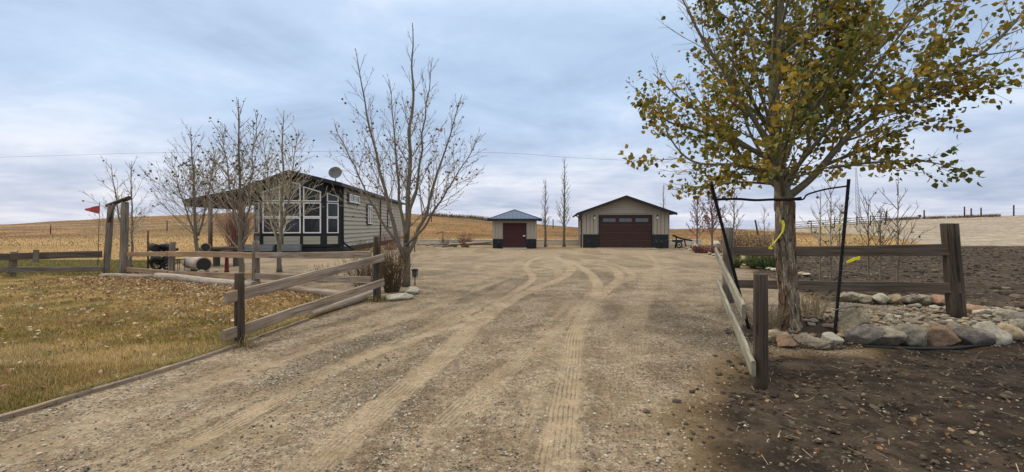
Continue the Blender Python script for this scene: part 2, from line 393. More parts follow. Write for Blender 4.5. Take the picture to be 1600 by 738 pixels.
# ------------------------------------------------------------------ ground
def frange(a, b, f):
    o = [a]
    while o[-1] < b: o.append(o[-1] + f(o[-1]))
    return o
xs = frange(-6.5, 8.6, lambda q: .05)
q = xs[-1]
while q < 1500: q += max(.06, (q - 8.3) * .045); xs.append(q)
q = -6.5; neg = []
while q > -1500: q -= max(.06, (-6.2 - q) * .045); neg.append(q)
xs = np.array(neg[::-1] + xs)
ys = frange(2.2, 40, lambda q: max(.035, .0065 * q)); ys = ys + frange(ys[-1] + .3, 150, lambda q: .012 * q)[0:]
q = ys[-1]
while q < 1600: q *= 1.06; ys.append(q)
pre = []; q = 2.2
while q > -200: q -= max(.06, (2.25 - q) * .12); pre.append(q)
ys = np.array(pre[::-1] + ys)
GX, GY = np.meshgrid(xs, ys); NX, NY = len(xs), len(ys)
TRK = [  # (points in the photo, half width m, strength)
    ([(858, 800), (868, 738), (880, 640), (893, 560), (898, 520), (918, 479), (934, 453), (924, 430), (898, 413), (875, 405), (868, 400)], .15, 1.0),
    ([(100, 790), (200, 738), (375, 655), (550, 567), (681, 519), (719, 508), (785, 469), (832, 436), (822, 420), (828, 408), (850, 400)], .12, .9),
    ([(440, 790), (497, 725), (572, 655), (681, 567), (747, 502), (815, 460), (881, 432), (893, 418), (880, 408)], .17, .85),
    ([(620, 738), (725, 633), (812, 559), (882, 506), (914, 469), (932, 452)], .12, .75),
    ([(700, 700), (769, 611), (856, 524), (905, 480)], .09, .6),
    ([(930, 470), (950, 451), (968, 434), (953, 417), (925, 412), (880, 409)], .15, .75),
    ([(960, 446), (988, 431), (968, 416), (935, 410)], .13, .6),
    ([(600, 411), (643, 411), (760, 411), (815, 413), (865, 420), (875, 436)], .16, .6),
    ([(-200, 800), (0, 715), (350, 590), (560, 505), (633, 479), (732, 442), (799, 417), (815, 405)], .22, .45),
    ([(-60, 738), (200, 650), (420, 570), (600, 508), (720, 462), (790, 436)], .11, .6),
    ([(120, 738), (330, 650), (520, 575), (660, 515), (760, 462), (800, 440)], .10, .5),
    ([(600, 790), (655, 720), (760, 610), (845, 520), (890, 470)], .07, .5),
    ([(780, 760), (830, 640), (862, 560), (890, 500), (905, 460)], .10, .4),
    ([(300, 738), (500, 620), (640, 545), (760, 470), (800, 445)], .2, .4),
    ([(1000, 738), (985, 640), (975, 560), (985, 500), (1010, 450), (1020, 420)], .25, .35),
    ([(480, 452), (640, 452), (800, 470)], .1, .3),
    ([(1010, 395), (1025, 410), (1022, 430), (1000, 460)], .12, .35),
]
def track_fields(X, Y):
    m = np.zeros_like(X); tu = np.zeros_like(X); tv = np.zeros_like(X); rb = np.zeros_like(X)
    for pts, hw, st in TRK:
        P = [at(a, b) for a, b in pts]; P = np.array([(p.x, p.y) for p in P])
        # smooth polyline (Catmull-Rom)
        Q = []
        PP = np.vstack([2*P[0]-P[1], P, 2*P[-1]-P[-2]])
        for i in range(1, len(PP) - 2):
            for t in np.linspace(0, 1, 7)[:-1]:
                p0, p1, p2, p3 = PP[i-1], PP[i], PP[i+1], PP[i+2]
                Q.append(.5*((2*p1)+(p2-p0)*t+(2*p0-5*p1+4*p2-p3)*t*t+(3*p1-p0-3*p2+p3)*t**3))
        Q.append(P[-1]); Q = np.array(Q); L = 0
        best = np.full(X.shape, 9.); bu = np.zeros_like(X); bv = np.zeros_like(X); bt = np.zeros_like(X)
        tot = np.sum(np.linalg.norm(np.diff(Q, axis=0), axis=1))
        for i in range(len(Q) - 1):
            a = Q[i]; d = Q[i+1] - a; l = np.hypot(*d)
            if l < 1e-6: continue
            d = d / l; m_ = 1.2
            sel = (X > min(a[0], Q[i+1][0]) - m_) & (X < max(a[0], Q[i+1][0]) + m_) & (Y > min(a[1], Q[i+1][1]) - m_) & (Y < max(a[1], Q[i+1][1]) + m_)
            rx = X[sel] - a[0]; ry = Y[sel] - a[1]; t = np.clip(rx*d[0]+ry*d[1], 0, l)
            ex = rx - d[0]*t; ey = ry - d[1]*t; ds = np.hypot(ex, ey); v = rx*d[1]-ry*d[0]
            bb = best[sel]; k = ds < bb
            bb[k] = ds[k]; best[sel] = bb
            z = bu[sel]; z[k] = (L + t)[k]; bu[sel] = z; z = bv[sel]; z[k] = v[k]; bv[sel] = z
            L += l
        end = sst(0, .8, np.minimum(bu, tot - bu + .0))
        edge = 1 - sst(hw * .8, hw * 1.15, best + (vn(X, Y, 7, 5) - .5) * .06)
        v = edge * st * (.45 + .55 * end) * (.35 + .55 * vn(X, Y, 1.3, 31) + .5 * vn(X, Y, 5, 32))
        k = v > m; m[k] = v[k]; tu[k] = bu[k]; tv[k] = bv[k]
        ridge = np.exp(-((best - hw * 1.35) / (hw * .35)) ** 2) * st * end; rb = np.maximum(rb, ridge)
    return m, tu, tv, rb
EDGE = [(-4.6, 1.0), (-4.32, 3.0), (-4.18, 3.66), (-4.01, 4.27), (-3.81, 4.98), (-3.67, 5.93), (-3.50, 7.67), (-3.22, 9.9)]
def poly_sd(X, Y, poly):
    """signed distance to a closed polygon, negative inside"""
    P = np.array(poly, float); n = len(P); d = np.full(X.shape, 1e9); ins = np.zeros(X.shape, bool)
    for i in range(n):
        a = P[i]; b = P[(i+1) % n]; e = b - a; wx = X - a[0]; wy = Y - a[1]
        t = np.clip((wx*e[0]+wy*e[1]) / (e @ e), 0, 1); d = np.minimum(d, (wx-e[0]*t)**2 + (wy-e[1]*t)**2)
        c = ((a[1] <= Y) & (b[1] > Y)) | ((b[1] <= Y) & (a[1] > Y))
        xi = a[0] + (Y - a[1]) / (e[1] if abs(e[1]) > 1e-9 else 1e-9) * e[0]
        ins ^= c & (X < xi)
    d = np.sqrt(d); return np.where(ins, -d, d)
LAWN = [(-60, -60)] + [(-4.6, -60)] + EDGE + [(-3.6, 10.2), (-6.9, 12.0), (-10.8, 14.2), (-13.2, 15.2), (-13.8, 17), (-14.5, 21), (-60, 22), (-300, 24), (-300, -60)]
SOIL = [(.9, -60), (1.1, 2.0), (1.35, 3.2), (1.75, 4.3), (2.35, 5.2), (3.0, 5.6), (4.3, 5.6), (5.2, 6.1), (7.6, 6.2), (8.3, 8.8), (6.4, 9.3), (6.9, 10.6), (7.4, 13), (9.0, 17), (12.5, 23), (17, 30), (24, 34.5), (60, 35.5), (400, 40), (400, -60)]
GRAV = [(-80, -80), (80, -80), (80, -20), (20, 30), (15, 32), (13.5, 35.2), (-8, 36.2), (-9.2, 30), (-10.5, 26.8), (-14.5, 25.6), (-15.3, 23), (-13.6, 17.5), (-13, 15), (-80, 10)]
FIELD = [(400, 36), (60, 35.5), (33, 35), (36, 42), (38, 52), (37.5, 62), (36, 120), (0, 900), (900, 900)]
def covers(X, Y):
    wob = (fb(X, Y, 1.6, 41) - .5) * .7; wob2 = (fb(X, Y, .5, 43) - .5) * 1.6
    wf = np.clip(Y / 8, .3, 3)
    lawn = 1 - sst(-.04, .05, poly_sd(X, Y, LAWN) + wob * .12 * np.where(Y > 12, 3, .4))
    gr = 1 - sst(-.15, .15, poly_sd(X, Y, GRAV) + wob * .7)
    soil = 1 - sst(-.35, .35, poly_sd(X, Y, SOIL) + wob * .9 + wob2 * .35)
    field = 1 - sst(-.5, .5, poly_sd(X, Y, FIELD) + wob2 * .8)
    soil = soil * (1 - field) * (Y < 45)
    gr = gr * (1 - lawn) * (1 - soil) * (1 - field); lawn = lawn * (1 - soil)
    return gr, lawn, soil, field
gr, la, soi, fld = covers(GX, GY)
tm, tu, tv, trb = track_fields(GX, GY); tm = tm * gr; trb = trb * gr
GZ = height(GX, GY)
near = (np.abs(GX) < 40) & (GY < 40)
GZ = GZ - .014 * tm + .012 * trb * (vn(GX, GY, 6, 77) * .6 + .4) + near * ((fb(GX, GY, 9, 55, 3) - .5) * .022 * gr + (fb(GX, GY, 6, 58, 4) - .5) * .06 * soi)
loose = sst(.5, .62, fb(GX * .9, GY * .35, 1.1, 71)) * (1 - tm)       # loose dark gravel swept aside by wheels
sandy = sst(.42, .6, fb(GX, GY, .6, 73))
pale = np.clip(sst(9, 22, GY) * .8 + sandy * .35, 0, 1)
t = NT('ground'); P = t.pos()
cov = t.n('ShaderNodeSeparateColor'); t.l(t.attr('cov'), cov.inputs[0]); cv2 = t.n('ShaderNodeSeparateColor'); t.l(t.attr('cov2'), cv2.inputs[0])
tuv = t.n('ShaderNodeSeparateXYZ'); t.l(t.n('ShaderNodeUVMap', uv_map='tuv').outputs[0], tuv.inputs[0])
# gravel: stones of two sizes in tan fines
v1 = t.n('ShaderNodeTexVoronoi'); v1.inputs['Scale'].default_value = 48; t.l(P, v1.inputs['Vector'])
v2 = t.n('ShaderNodeTexVoronoi'); v2.inputs['Scale'].default_value = 110; t.l(P, v2.inputs['Vector'])
s1 = t.n('ShaderNodeSeparateColor'); t.l(v1.outputs['Color'], s1.inputs[0]); s2 = t.n('ShaderNodeSeparateColor'); t.l(v2.outputs['Color'], s2.inputs[0])
stc = t.ramp(s1.outputs[0], [(0, (.05, .044, .036)), (.35, (.15, .13, .10)), (.7, (.33, .29, .23)), (.93, (.46, .41, .33)), (1, (.62, .58, .50))])
st2 = t.ramp(s2.outputs[1], [(0, (.11, .095, .07)), (.5, (.24, .205, .155)), (1, (.42, .37, .29))])
fn = t.noise(P, 9, 6, .7); mid = t.noise(P, 1.7, 5, .6)
fines = t.mix(t.sstep(fn, .3, .7), (.225, .165, .10), (.40, .30, .19))
isst = t.math('GREATER_THAN', s1.outputs[2], t.math('SUBTRACT', .78, t.math('ADD', t.math('MULTIPLY', cv2.outputs[2], .45), t.math('MULTIPLY', mid, .5))))
round_ = t.math('SUBTRACT', 1, t.sstep(v1.outputs[0], .38, .52))
stm = t.math('MULTIPLY', isst, round_)
grc = t.mix(.55, fines, st2); grc = t.mix(stm, grc, stc)
grc = t.mix(t.math('MULTIPLY', cv2.outputs[2], .55), grc, t.mix(1, grc, (.50, .50, .49), 'MULTIPLY'))
grc = t.mix(t.sstep(mid, .36, .62), t.mix(1, grc, (.62, .57, .51), 'MULTIPLY'), grc)
grc = t.mix(t.sstep(t.noise(P, 16, 4, .75), .42, .60), t.mix(1, grc, (.56, .55, .53), 'MULTIPLY'), grc)
grc = t.mix(t.math('MULTIPLY', t.attr('pale', 'Fac'), .35), grc, (.38, .30, .20))
trc = t.mix(fn, (.30, .225, .14), (.42, .33, .22))
grc = t.mix(t.math('MULTIPLY', cv2.outputs[1], .52), grc, trc)
# tread
rib = t.math('SINE', t.math('ADD', t.math('MULTIPLY', tuv.outputs[1], 150.), t.math('MULTIPLY', t.noise(P, 5, 3), 5.))); lug = t.math('SINE', t.math('ADD', t.math('MULTIPLY', tuv.outputs[0], 95.), t.math('MULTIPLY', t.math('ABSOLUTE', tuv.outputs[1]), 60.)))
tread = t.math('MULTIPLY', t.math('MULTIPLY', t.math('ADD', rib, t.math('MULTIPLY', lug, .3)), cv2.outputs[1]), t.sstep(t.noise(P, 2.6, 4, .7), .40, .62))
# lawn
ln = t.noise(P, 1.1, 6, .65); lf = t.noise(P, 26, 5, .7)
lac = t.ramp(ln, [(.36, (.075, .075, .018)), (.47, (.17, .125, .035)), (.56, (.30, .20, .065)), (.68, (.44, .32, .14))])
far_green = t.n('ShaderNodeSeparateXYZ'); t.l(P, far_green.inputs[0])
gmask = t.math('MULTIPLY', t.sstep(far_green.outputs[1], 14.2, 16.5), t.math('SUBTRACT', 1, t.sstep(far_green.outputs[0], -13., -12.)))
lac = t.mix(t.math('MULTIPLY', gmask, .8), lac, t.mix(ln, (.085, .12, .028), (.22, .19, .06)))
lac = t.mix(lf, t.mix(1, lac, (.55, .5, .45), 'MULTIPLY'), lac)
# soil
sn = t.noise(P, 2.2, 6, .7); sf = t.noise(P, 38, 6, .75)
soc = t.mix(t.sstep(sn, .35, .65), (.024, .017, .011), (.098, .072, .049)); soc = t.mix(t.sstep(t.noise(t.mp(P, (.3, .9, 1)), 1, 4, .6), .42, .6), soc, t.mix(1, soc, (.62, .58, .55), 'MULTIPLY')); soc = t.mix(t.math('MULTIPLY', t.sstep(sf, .5, .75), .6), soc, (.14, .105, .07)); soc = t.mix(t.math('MULTIPLY', t.sstep(t.noise(P, 7, 4, .7), .5, .68), .7), soc, (.022, .015, .010))
spk = t.math('MULTIPLY', t.math('GREATER_THAN', s1.outputs[1], .975), round_); soc = t.mix(spk, soc, stc)
# field
fw = t.noise(t.mp(P, (.25, 1.6, 1)), 1, 5, .6); ff = t.noise(P, 2.2, 5, .8)
fic = t.mix(t.sstep(fw, .3, .7), (.22, .19, .145), (.42, .365, .285)); fic = t.mix(t.sstep(ff, .38, .62), t.mix(1, fic, (.55, .52, .48), 'MULTIPLY'), fic)
# hill grass
hn = t.noise(t.mp(P, (.10, .16, .3)), 1, 7, .68, .4); hf = t.noise(t.mp(P, (1.4, 1.4, 5)), 1, 5, .75)
hic = t.ramp(hn, [(.3, (.11, .075, .028)), (.44, (.20, .12, .045)), (.55, (.30, .18, .07)), (.68, (.42, .28, .125))])
hic = t.mix(t.sstep(hf, .3, .7), t.mix(1, hic, (.74, .71, .66), 'MULTIPLY'), hic)
olv = t.math('MULTIPLY', t.sstep(t.noise(t.mp(P, (.03, .05, .1)), 1, 3), .45, .6), .35)
hic = t.mix(olv, hic, (.14, .12, .045))
yy_ = t.sstep(t.math('ADD', far_green.outputs[1], t.math('MULTIPLY', hn, 14.)), 52, 58); hic = t.mix(yy_, t.mix(.55, hic, (.31, .205, .08)), t.mix(1, hic, (.80, .74, .72), 'MULTIPLY'))
col = t.mix(cov.outputs[0], hic, grc); col = t.mix(cov.outputs[1], col, lac); col = t.mix(cov.outputs[2], col, soc); col = t.mix(cv2.outputs[0], col, fic)
sth = t.math('MULTIPLY', t.math('SUBTRACT', 1, v1.outputs[0]), t.math('ADD', .35, stm))
b1 = t.bump(t.math('MULTIPLY', sth, t.math('MULTIPLY', cov.outputs[0], t.math('SUBTRACT', 1, t.math('MULTIPLY', cv2.outputs[1], .75)))), .9, .012)
b2_ = t.bump(tread, .8, .012, b1)
b3 = t.bump(t.math('ADD', t.math('MULTIPLY', sf, t.math('ADD', cov.outputs[2], .25)), t.math('MULTIPLY', lf, cov.outputs[1])), .9, .03, b2_)
M['ground'] = t.fin(col, .95, b3, 0, .15)
idx = (np.arange(NY - 1)[:, None] * NX + np.arange(NX - 1)[None, :])
Fall = np.stack([idx, idx + 1, idx + NX + 1, idx + NX], -1).reshape(-1, 4)
def fc(a): return (a[:-1, :-1] + a[1:, :-1] + a[:-1, 1:] + a[1:, 1:]).ravel() / 4
rest = np.clip(1 - gr - la - soi - fld, 0, 1)
cls = np.argmax(np.stack([fc(gr), fc(la), fc(soi), fc(fld), fc(rest)]), 0)
VV = np.stack([GX.ravel(), GY.ravel(), GZ.ravel()], 1)
nfull = None
for k, nm in enumerate(['gravel_driveway', 'lawn', 'bare_soil', 'stubble_field', 'grassy_hills']):
    F = Fall[cls == k]; used, inv = np.unique(F, return_inverse=True); F2 = inv.reshape(-1, 4)
    o = npmesh(nm, VV[used], F2, M['ground'], smooth=True); me = o.data
    a = me.attributes.new('cov', 'FLOAT_COLOR', 'POINT'); z1 = np.ones(len(used))
    a.data.foreach_set('color', np.stack([gr.ravel()[used], la.ravel()[used], soi.ravel()[used], z1], 1).astype(np.float32).ravel())
    a = me.attributes.new('cov2', 'FLOAT_COLOR', 'POINT')
    a.data.foreach_set('color', np.stack([fld.ravel()[used], tm.ravel()[used], loose.ravel()[used], z1], 1).astype(np.float32).ravel())
    a = me.attributes.new('pale', 'FLOAT', 'POINT'); a.data.foreach_set('value', pale.ravel()[used].astype(np.float32))
    uvl = me.uv_layers.new(name='tuv'); ii = F2.ravel()
    uvl.data.foreach_set('uv', np.stack([tu.ravel()[used][ii], tv.ravel()[used][ii]], 1).astype(np.float32).ravel())
    tag(o, kind='structure')

# ------------------------------------------------------------------ scattered ground stuff
rng = np.random.default_rng(5)
def cov_at(x, y):
    g, l, s, f = covers(x, y); return g, l, s
T = (1 + 5 ** .5) / 2
OCT_V = np.array([(1,0,0),(-1,0,0),(0,1,0),(0,-1,0),(0,0,1),(0,0,-1)], float); OCT_F = np.array([(0,2,4),(2,1,4),(1,3,4),(3,0,4),(2,0,5),(1,2,5),(3,1,5),(0,3,5)])
ICO_V = np.array([(-1,T,0),(1,T,0),(-1,-T,0),(1,-T,0),(0,-1,T),(0,1,T),(0,-1,-T),(0,1,-T),(T,0,-1),(T,0,1),(-T,0,-1),(-T,0,1)]) / math.hypot(1, T)
ICO_F = np.array([(0,11,5),(0,5,1),(0,1,7),(0,7,10),(0,10,11),(1,5,9),(5,11,4),(11,10,2),(10,7,6),(7,1,8),(3,9,4),(3,4,2),(3,2,6),(3,6,8),(3,8,9),(4,9,5),(2,4,11),(6,2,10),(8,6,7),(9,8,1)])
def scatter_stones(name, n, gen, size, cols, label, cat, zoff=.25):
    x, y = gen(n); n = len(x)
    z = height(x, y); s = size(n, y)
    sc = np.stack([s*rng.uniform(.7,1.3,n), s*rng.uniform(.7,1.3,n), s*rng.uniform(.45,.8,n)], 1)
    a = rng.uniform(0, 6.28, n); ca, sa = np.cos(a), np.sin(a)
    V = ICO_V[None] * sc[:, None] * rng.uniform(.75, 1.2, (n, 12, 1))
    X = V[..., 0]*ca[:, None]-V[..., 1]*sa[:, None]; Y = V[..., 0]*sa[:, None]+V[..., 1]*ca[:, None]
    V = np.stack([X + x[:, None], Y + y[:, None], V[..., 2] + (z + sc[:, 2]*zoff)[:, None]], -1).reshape(-1, 3)
    F = (ICO_F[None] + (np.arange(n) * 12)[:, None, None]).reshape(-1, 3)
    c = np.array(cols)[rng.integers(0, len(cols), n)] * rng.uniform(.7, 1.15, (n, 1))
    o = npmesh(name, V, F, M['stonecol'], np.repeat(c, 20, 0)); return tag(o, label, cat, None, 'stuff')
PCOL = [(.30, .25, .18), (.20, .175, .14), (.42, .37, .29), (.12, .11, .095), (.34, .27, .18), (.50, .45, .36), (.25, .20, .145)]
def gen_gravel(n):
    y = 2.4 + rng.exponential(3.2, n*2); x = rng.uniform(-1, 1, n*2) * (y * 1.2 + .5); k = (x > -5.5) & (x < 9) & (y < 20); x, y = x[k], y[k]
    g, l, s = cov_at(x, y); tmk = track_fields(x, y)[0]; lo = sst(.45, .62, fb(x*.9, y*.35, 1.1, 71))
    pr = g * np.clip(1 - tmk * 1.6, 0.03, 1) * (.3 + .7 * lo) + s * .035; k = rng.random(len(x)) < pr; return x[k][:n], y[k][:n]
scatter_stones('loose_gravel', 34000, gen_gravel, lambda n, y: rng.gamma(3, .0017, n) + .0025, PCOL, 'loose crushed gravel scattered over the driveway', 'gravel')
# grass blades
def blades(name, x, y, hgt, wid, lean, cols, label, cat, mat='blade'):
    n = len(x); z = height(x, y); h = hgt * rng.uniform(.5, 1.3, n); a = rng.uniform(0, 6.28, n); b = rng.uniform(0, 6.28, n); ln_ = lean * rng.uniform(.2, 1, n) * h
    wx, wy = np.cos(a) * wid / 2 * rng.uniform(.6, 1.4, n), np.sin(a) * wid / 2
    p0 = np.stack([x - wx, y - wy, z - .01], 1); p1 = np.stack([x + wx, y + wy, z - .01], 1)
    m_ = np.stack([x + np.cos(b)*ln_*.35, y + np.sin(b)*ln_*.35, z + h*.6], 1); q0 = m_ - np.stack([wx, wy, 0*wx], 1)*.7; q1 = m_ + np.stack([wx, wy, 0*wx], 1)*.7
    tp = np.stack([x + np.cos(b)*ln_, y + np.sin(b)*ln_, z + h], 1); tp2 = tp + np.stack([wx, wy, 0*wx], 1) * .15
    V = np.stack([p0, p1, q1, q0, tp, tp2], 1).reshape(-1, 3); i = np.arange(n) * 6
    F = np.concatenate([np.stack([i, i+1, i+2, i+3], 1), np.stack([i+3, i+2, i+5, i+4], 1)]); 
    c = np.array(cols)[rng.integers(0, len(cols), n)] * rng.uniform(.65, 1.2, (n, 1)); c = np.concatenate([c, c])
    o = npmesh(name, V, F, M[mat], c); return tag(o, label, cat, None, 'stuff')
n = 260000
y = 2.6 + rng.exponential(4.2, n); x = -rng.uniform(0, 1, n) * (y * 1.2 + 1.5); k = (y < 15.5)
x, y = x[k], y[k]; l = cov_at(x, y)[1]; dens = .35 + .65 * fb(x, y, 1.1, 61); k = rng.random(len(x)) < l * dens; x, y = x[k], y[k]
pz = fb(x, y, .9, 66); gsel = fb(x, y, .8, 62) + rng.normal(0, .08, len(x))
gold = [(.33, .225, .08), (.26, .175, .055), (.38, .27, .11), (.21, .145, .045), (.44, .33, .16)]; grn = [(.10, .115, .025), (.15, .145, .035), (.22, .17, .05), (.34, .24, .08)]
k = gsel > .52
kk = ~k & (pz > .55)
blades('straw_grass', x[kk], y[kk], .055, .006, .9, [(.54, .42, .22), (.48, .36, .17), (.40, .29, .12)], 'pale straw-coloured patches of dry lawn grass', 'grass')
kk = ~k & (pz <= .55)
blades('dry_grass', x[kk], y[kk], .05, .006, .9, gold, 'short golden dry grass covering the lawn by the driveway', 'grass')
blades('green_grass', x[k], y[k], .045, .006, .8, grn, 'patchy green grass growing through the dry lawn', 'grass')
n = 40000; x = rng.uniform(-26, -12.8, n); y = rng.uniform(14.6, 21.5, n); k = cov_at(x, y)[1] > .5; x, y = x[k], y[k]
blades('far_lawn_grass', x, y, .07, .014, .8, [(.11, .125, .035), (.16, .155, .045), (.26, .205, .08), (.34, .255, .10)], 'greener grass strip behind the far rail fence', 'grass')
n = 130000; u = rng.uniform(-1.3, 1.0, n); y = 37 + rng.beta(1.1, 1.3, n) * 72; x = u * y
g_, l_, s_, f_ = covers(x, y); k = (g_ + l_ + s_ + f_ < .3) & (rng.random(n) < .35) & ~((u > -.45) & (u < .0) & (y < 38)); x, y = x[k], y[k]
blades('hill_grass', x, y, .10, .05, .9, [(.22, .135, .052), (.30, .185, .08), (.16, .10, .04), (.12, .085, .035), (.27, .15, .06)], 'tall golden prairie grass covering the low hills', 'grass')
n = 24000; y = rng.uniform(22, 38, n); x = np.where(rng.random(n) < .5, rng.uniform(-44, -14, n), rng.uniform(13, 30, n)); g_, l_, s_, f_ = covers(x, y); k = (g_ + l_ + s_ + f_ < .3) & ~((x > -16.5) & (x < -8)); x, y = x[k], y[k]
blades('meadow_grass', x, y, .07, .02, .9, [(.32, .21, .08), (.37, .255, .11), (.28, .185, .065), (.31, .205, .08)], 'golden meadow grass beyond the yard', 'grass')
tt = rng.uniform(0, 1, 9000); ex = np.interp(tt, np.linspace(0, 1, len(EDGE)-1), [e[0] for e in EDGE[1:]]); ey = np.interp(tt, np.linspace(0, 1, len(EDGE)-1), [e[1] for e in EDGE[1:]])
k = vn(ex*3, ey*3, 1.2, 88) > .35; ex, ey = ex[k], ey[k]; oo = np.abs(rng.normal(0, .05, len(ex)))
blades('edge_grass', ex - .01 - oo, ey, .075, .006, 1.0, [(.16, .16, .04), (.26, .20, .06), (.40, .30, .12), (.50, .40, .20)], 'longer grass spilling over the timber edging', 'grass')
# crest brush on the right
n = 3500; u = rng.uniform(.83, 1.09, n); u = u[vn(u*60, u*0, 1, 3) > rng.random(n)*.9]; n = len(u); y = np.full(n, 74.) + rng.normal(0, .8, n); x = u * y
blades('crest_weeds', x, y, .38, .07, .9, [(.16, .10, .06), (.22, .14, .085), (.11, .075, .05)], 'dark dry weeds along the top of the pale field', 'weeds')
n = 1500; u = rng.uniform(-.2, .02, n); y = np.full(n, 100.) + rng.normal(0, 1.5, n)
blades('hilltop_brush', u * y, y, .8, .12, .7, [(.12, .08, .045), (.18, .12, .06)], 'low dark brush along the hilltop behind the yard', 'brush')
# leaf litter
def leafmesh(name, P_, N_, S_, cols, mat, parent=None, cup=.25, rand=None):
    """poplar leaves: 6-vertex folded blades. P (n,3) base points, N (n,3) stem directions"""
    n = len(P_); d = N_ / np.linalg.norm(N_, axis=1, keepdims=True); r = rng.normal(size=(n, 3)); s = np.cross(d, r); s /= np.linalg.norm(s, axis=1, keepdims=True) + 1e-9; nn = np.cross(d, s)
    S = S_[:, None]
    pts = [P_, P_ + d*S*.30 + s*S*.46 + nn*S*cup*.5, P_ + d*S*.62 + s*S*.36 + nn*S*cup*.4, P_ + d*S*1.05 - nn*S*.12, P_ + d*S*.62 - s*S*.36 + nn*S*cup*.4, P_ + d*S*.30 - s*S*.46 + nn*S*cup*.5, P_ + d*S*.5]
    V = np.stack(pts, 1).reshape(-1, 3); i = np.arange(n) * 7
    F = np.concatenate([np.stack([i+0, i+1, i+2, i+6], 1), np.stack([i+6, i+2, i+3, i+3], 1)[:, :4]])
    # quads only: two per half
    F = np.concatenate([np.stack([i, i+1, i+2, i+6], 1), np.stack([i, i+6, i+4, i+5], 1)]); F3 = np.concatenate([np.stack([i+6, i+2, i+3], 1), np.stack([i+6, i+3, i+4], 1)])
    Ft = np.concatenate([F[:, [0, 1, 2]], F[:, [0, 2, 3]], F3]); c = cols; cc = np.concatenate([c, c, c, c, c, c])
    return npmesh(name, V, Ft, M[mat], cc, parent)
n = 6500; tt = rng.uniform(0, 1, n); FL = np.array([(-2.9, 9.6), (-6.9, 12.0), (-10.8, 14.2), (-12.8, 15.)]); 
sx = np.interp(tt, [0, .35, .75, 1], FL[:, 0]); sy = np.interp(tt, [0, .35, .75, 1], FL[:, 1]); off = np.abs(rng.normal(0, 1.5, n)) * (.5 + vn(tt*9, tt*0, 1, 4)); x = sx - off*.5 + rng.normal(0, .3, n); y = sy - off
x2 = rng.uniform(-13, -4, 700); y2 = rng.uniform(4, 12, 700); x = np.concatenate([x, x2]); y = np.concatenate([y, y2]); k = (cov_at(x, y)[1] > .4); x, y = x[k], y[k]; n = len(x)
lc = np.array([(.30, .18, .08), (.42, .28, .14), (.18, .095, .045), (.62, .50, .33), (.24, .13, .055), (.36, .20, .08)])
z = height(x, y) + .035; Nn = np.stack([rng.normal(size=n), rng.normal(size=n), rng.normal(0, .25, n)], 1)
tag(leafmesh('leaf_litter', np.stack([x, y, z], 1), Nn, rng.uniform(.035, .075, n), lc[rng.integers(0, 6, n)] * rng.uniform(.7, 1.1, (n, 1)), 'leaf'), 'fallen brown leaves littering the lawn along the fence', 'leaves', None, 'stuff')
n = 450; x = rng.uniform(1.5, 9, n); y = 2.5 + rng.exponential(2.5, n); s = cov_at(x, y)[2]; k = rng.random(n) < s; x, y = x[k], y[k]; n = len(x)
z = height(x, y) + .02; Nn = np.stack([rng.normal(size=n), rng.normal(size=n), rng.normal(0, .2, n)], 1)
tag(leafmesh('soil_leaves', np.stack([x, y, z], 1), Nn, rng.uniform(.02, .05, n), lc[rng.integers(0, 6, n)] * rng.uniform(.6, .9, (n, 1)), 'leaf'), 'small dry leaves scattered over the dark soil', 'leaves', None, 'stuff')
n = 700; x = rng.uniform(.6, 9, n); y = 2.4 + rng.exponential(3., n); s = cov_at(x, y)[2]; k = rng.random(n) < s; x, y = x[k], y[k]; n = len(x)
a = rng.uniform(0, 6.28, n); L = rng.uniform(.03, .12, n); z = height(x, y) + .02; ux, uy = np.cos(a), np.sin(a); wd = .0025
V = np.stack([np.stack([x-uy*wd, y+ux*wd, z], 1), np.stack([x+uy*wd, y-ux*wd, z], 1), np.stack([x+ux*L+uy*wd, y+uy*L-ux*wd, z+.015], 1), np.stack([x+ux*L-uy*wd, y+uy*L+ux*wd, z+.015], 1)], 1).reshape(-1, 3)
i = np.arange(n)*4
tag(npmesh('dry_straw', V, np.stack([i, i+1, i+2, i+3], 1), M['blade'], np.array([(.42, .34, .22), (.3, .22, .14), (.2, .15, .1)])[rng.integers(0, 3, n)]), 'bits of dry straw lying on the dark soil', 'straw', None, 'stuff')
def gen_soil(n):
    y = 2.4 + rng.exponential(4, n*2); x = rng.uniform(.8, 1, n*2)*0 + rng.uniform(.8, 14, n*2); s = cov_at(x, y)[2]; k = (rng.random(n*2) < s) & (y < 34); return x[k][:n], y[k][:n]
def gen_soil2(n):
    y = rng.uniform(7, 34, n*2); x = rng.uniform(5, 48, n*2); s = cov_at(x, y)[2]; k = (rng.random(n*2) < s) & (x < y*1.3); return x[k][:n], y[k][:n]
scatter_stones('field_clods', 9000, gen_soil2, lambda n, y: rng.gamma(2, .013, n) + .01, [(.05, .034, .022), (.09, .062, .04), (.03, .02, .013), (.14, .105, .07)], 'dark clods over the tilled soil behind the fence', 'soil clods')
scatter_stones('soil_clods', 9000, gen_soil, lambda n, y: rng.gamma(2, .0045, n)*(1+y*.04) + .004, [(.06, .042, .028), (.09, .065, .043), (.045, .032, .022), (.12, .09, .062)], 'dark crumbly clods over the bare soil', 'soil clods')

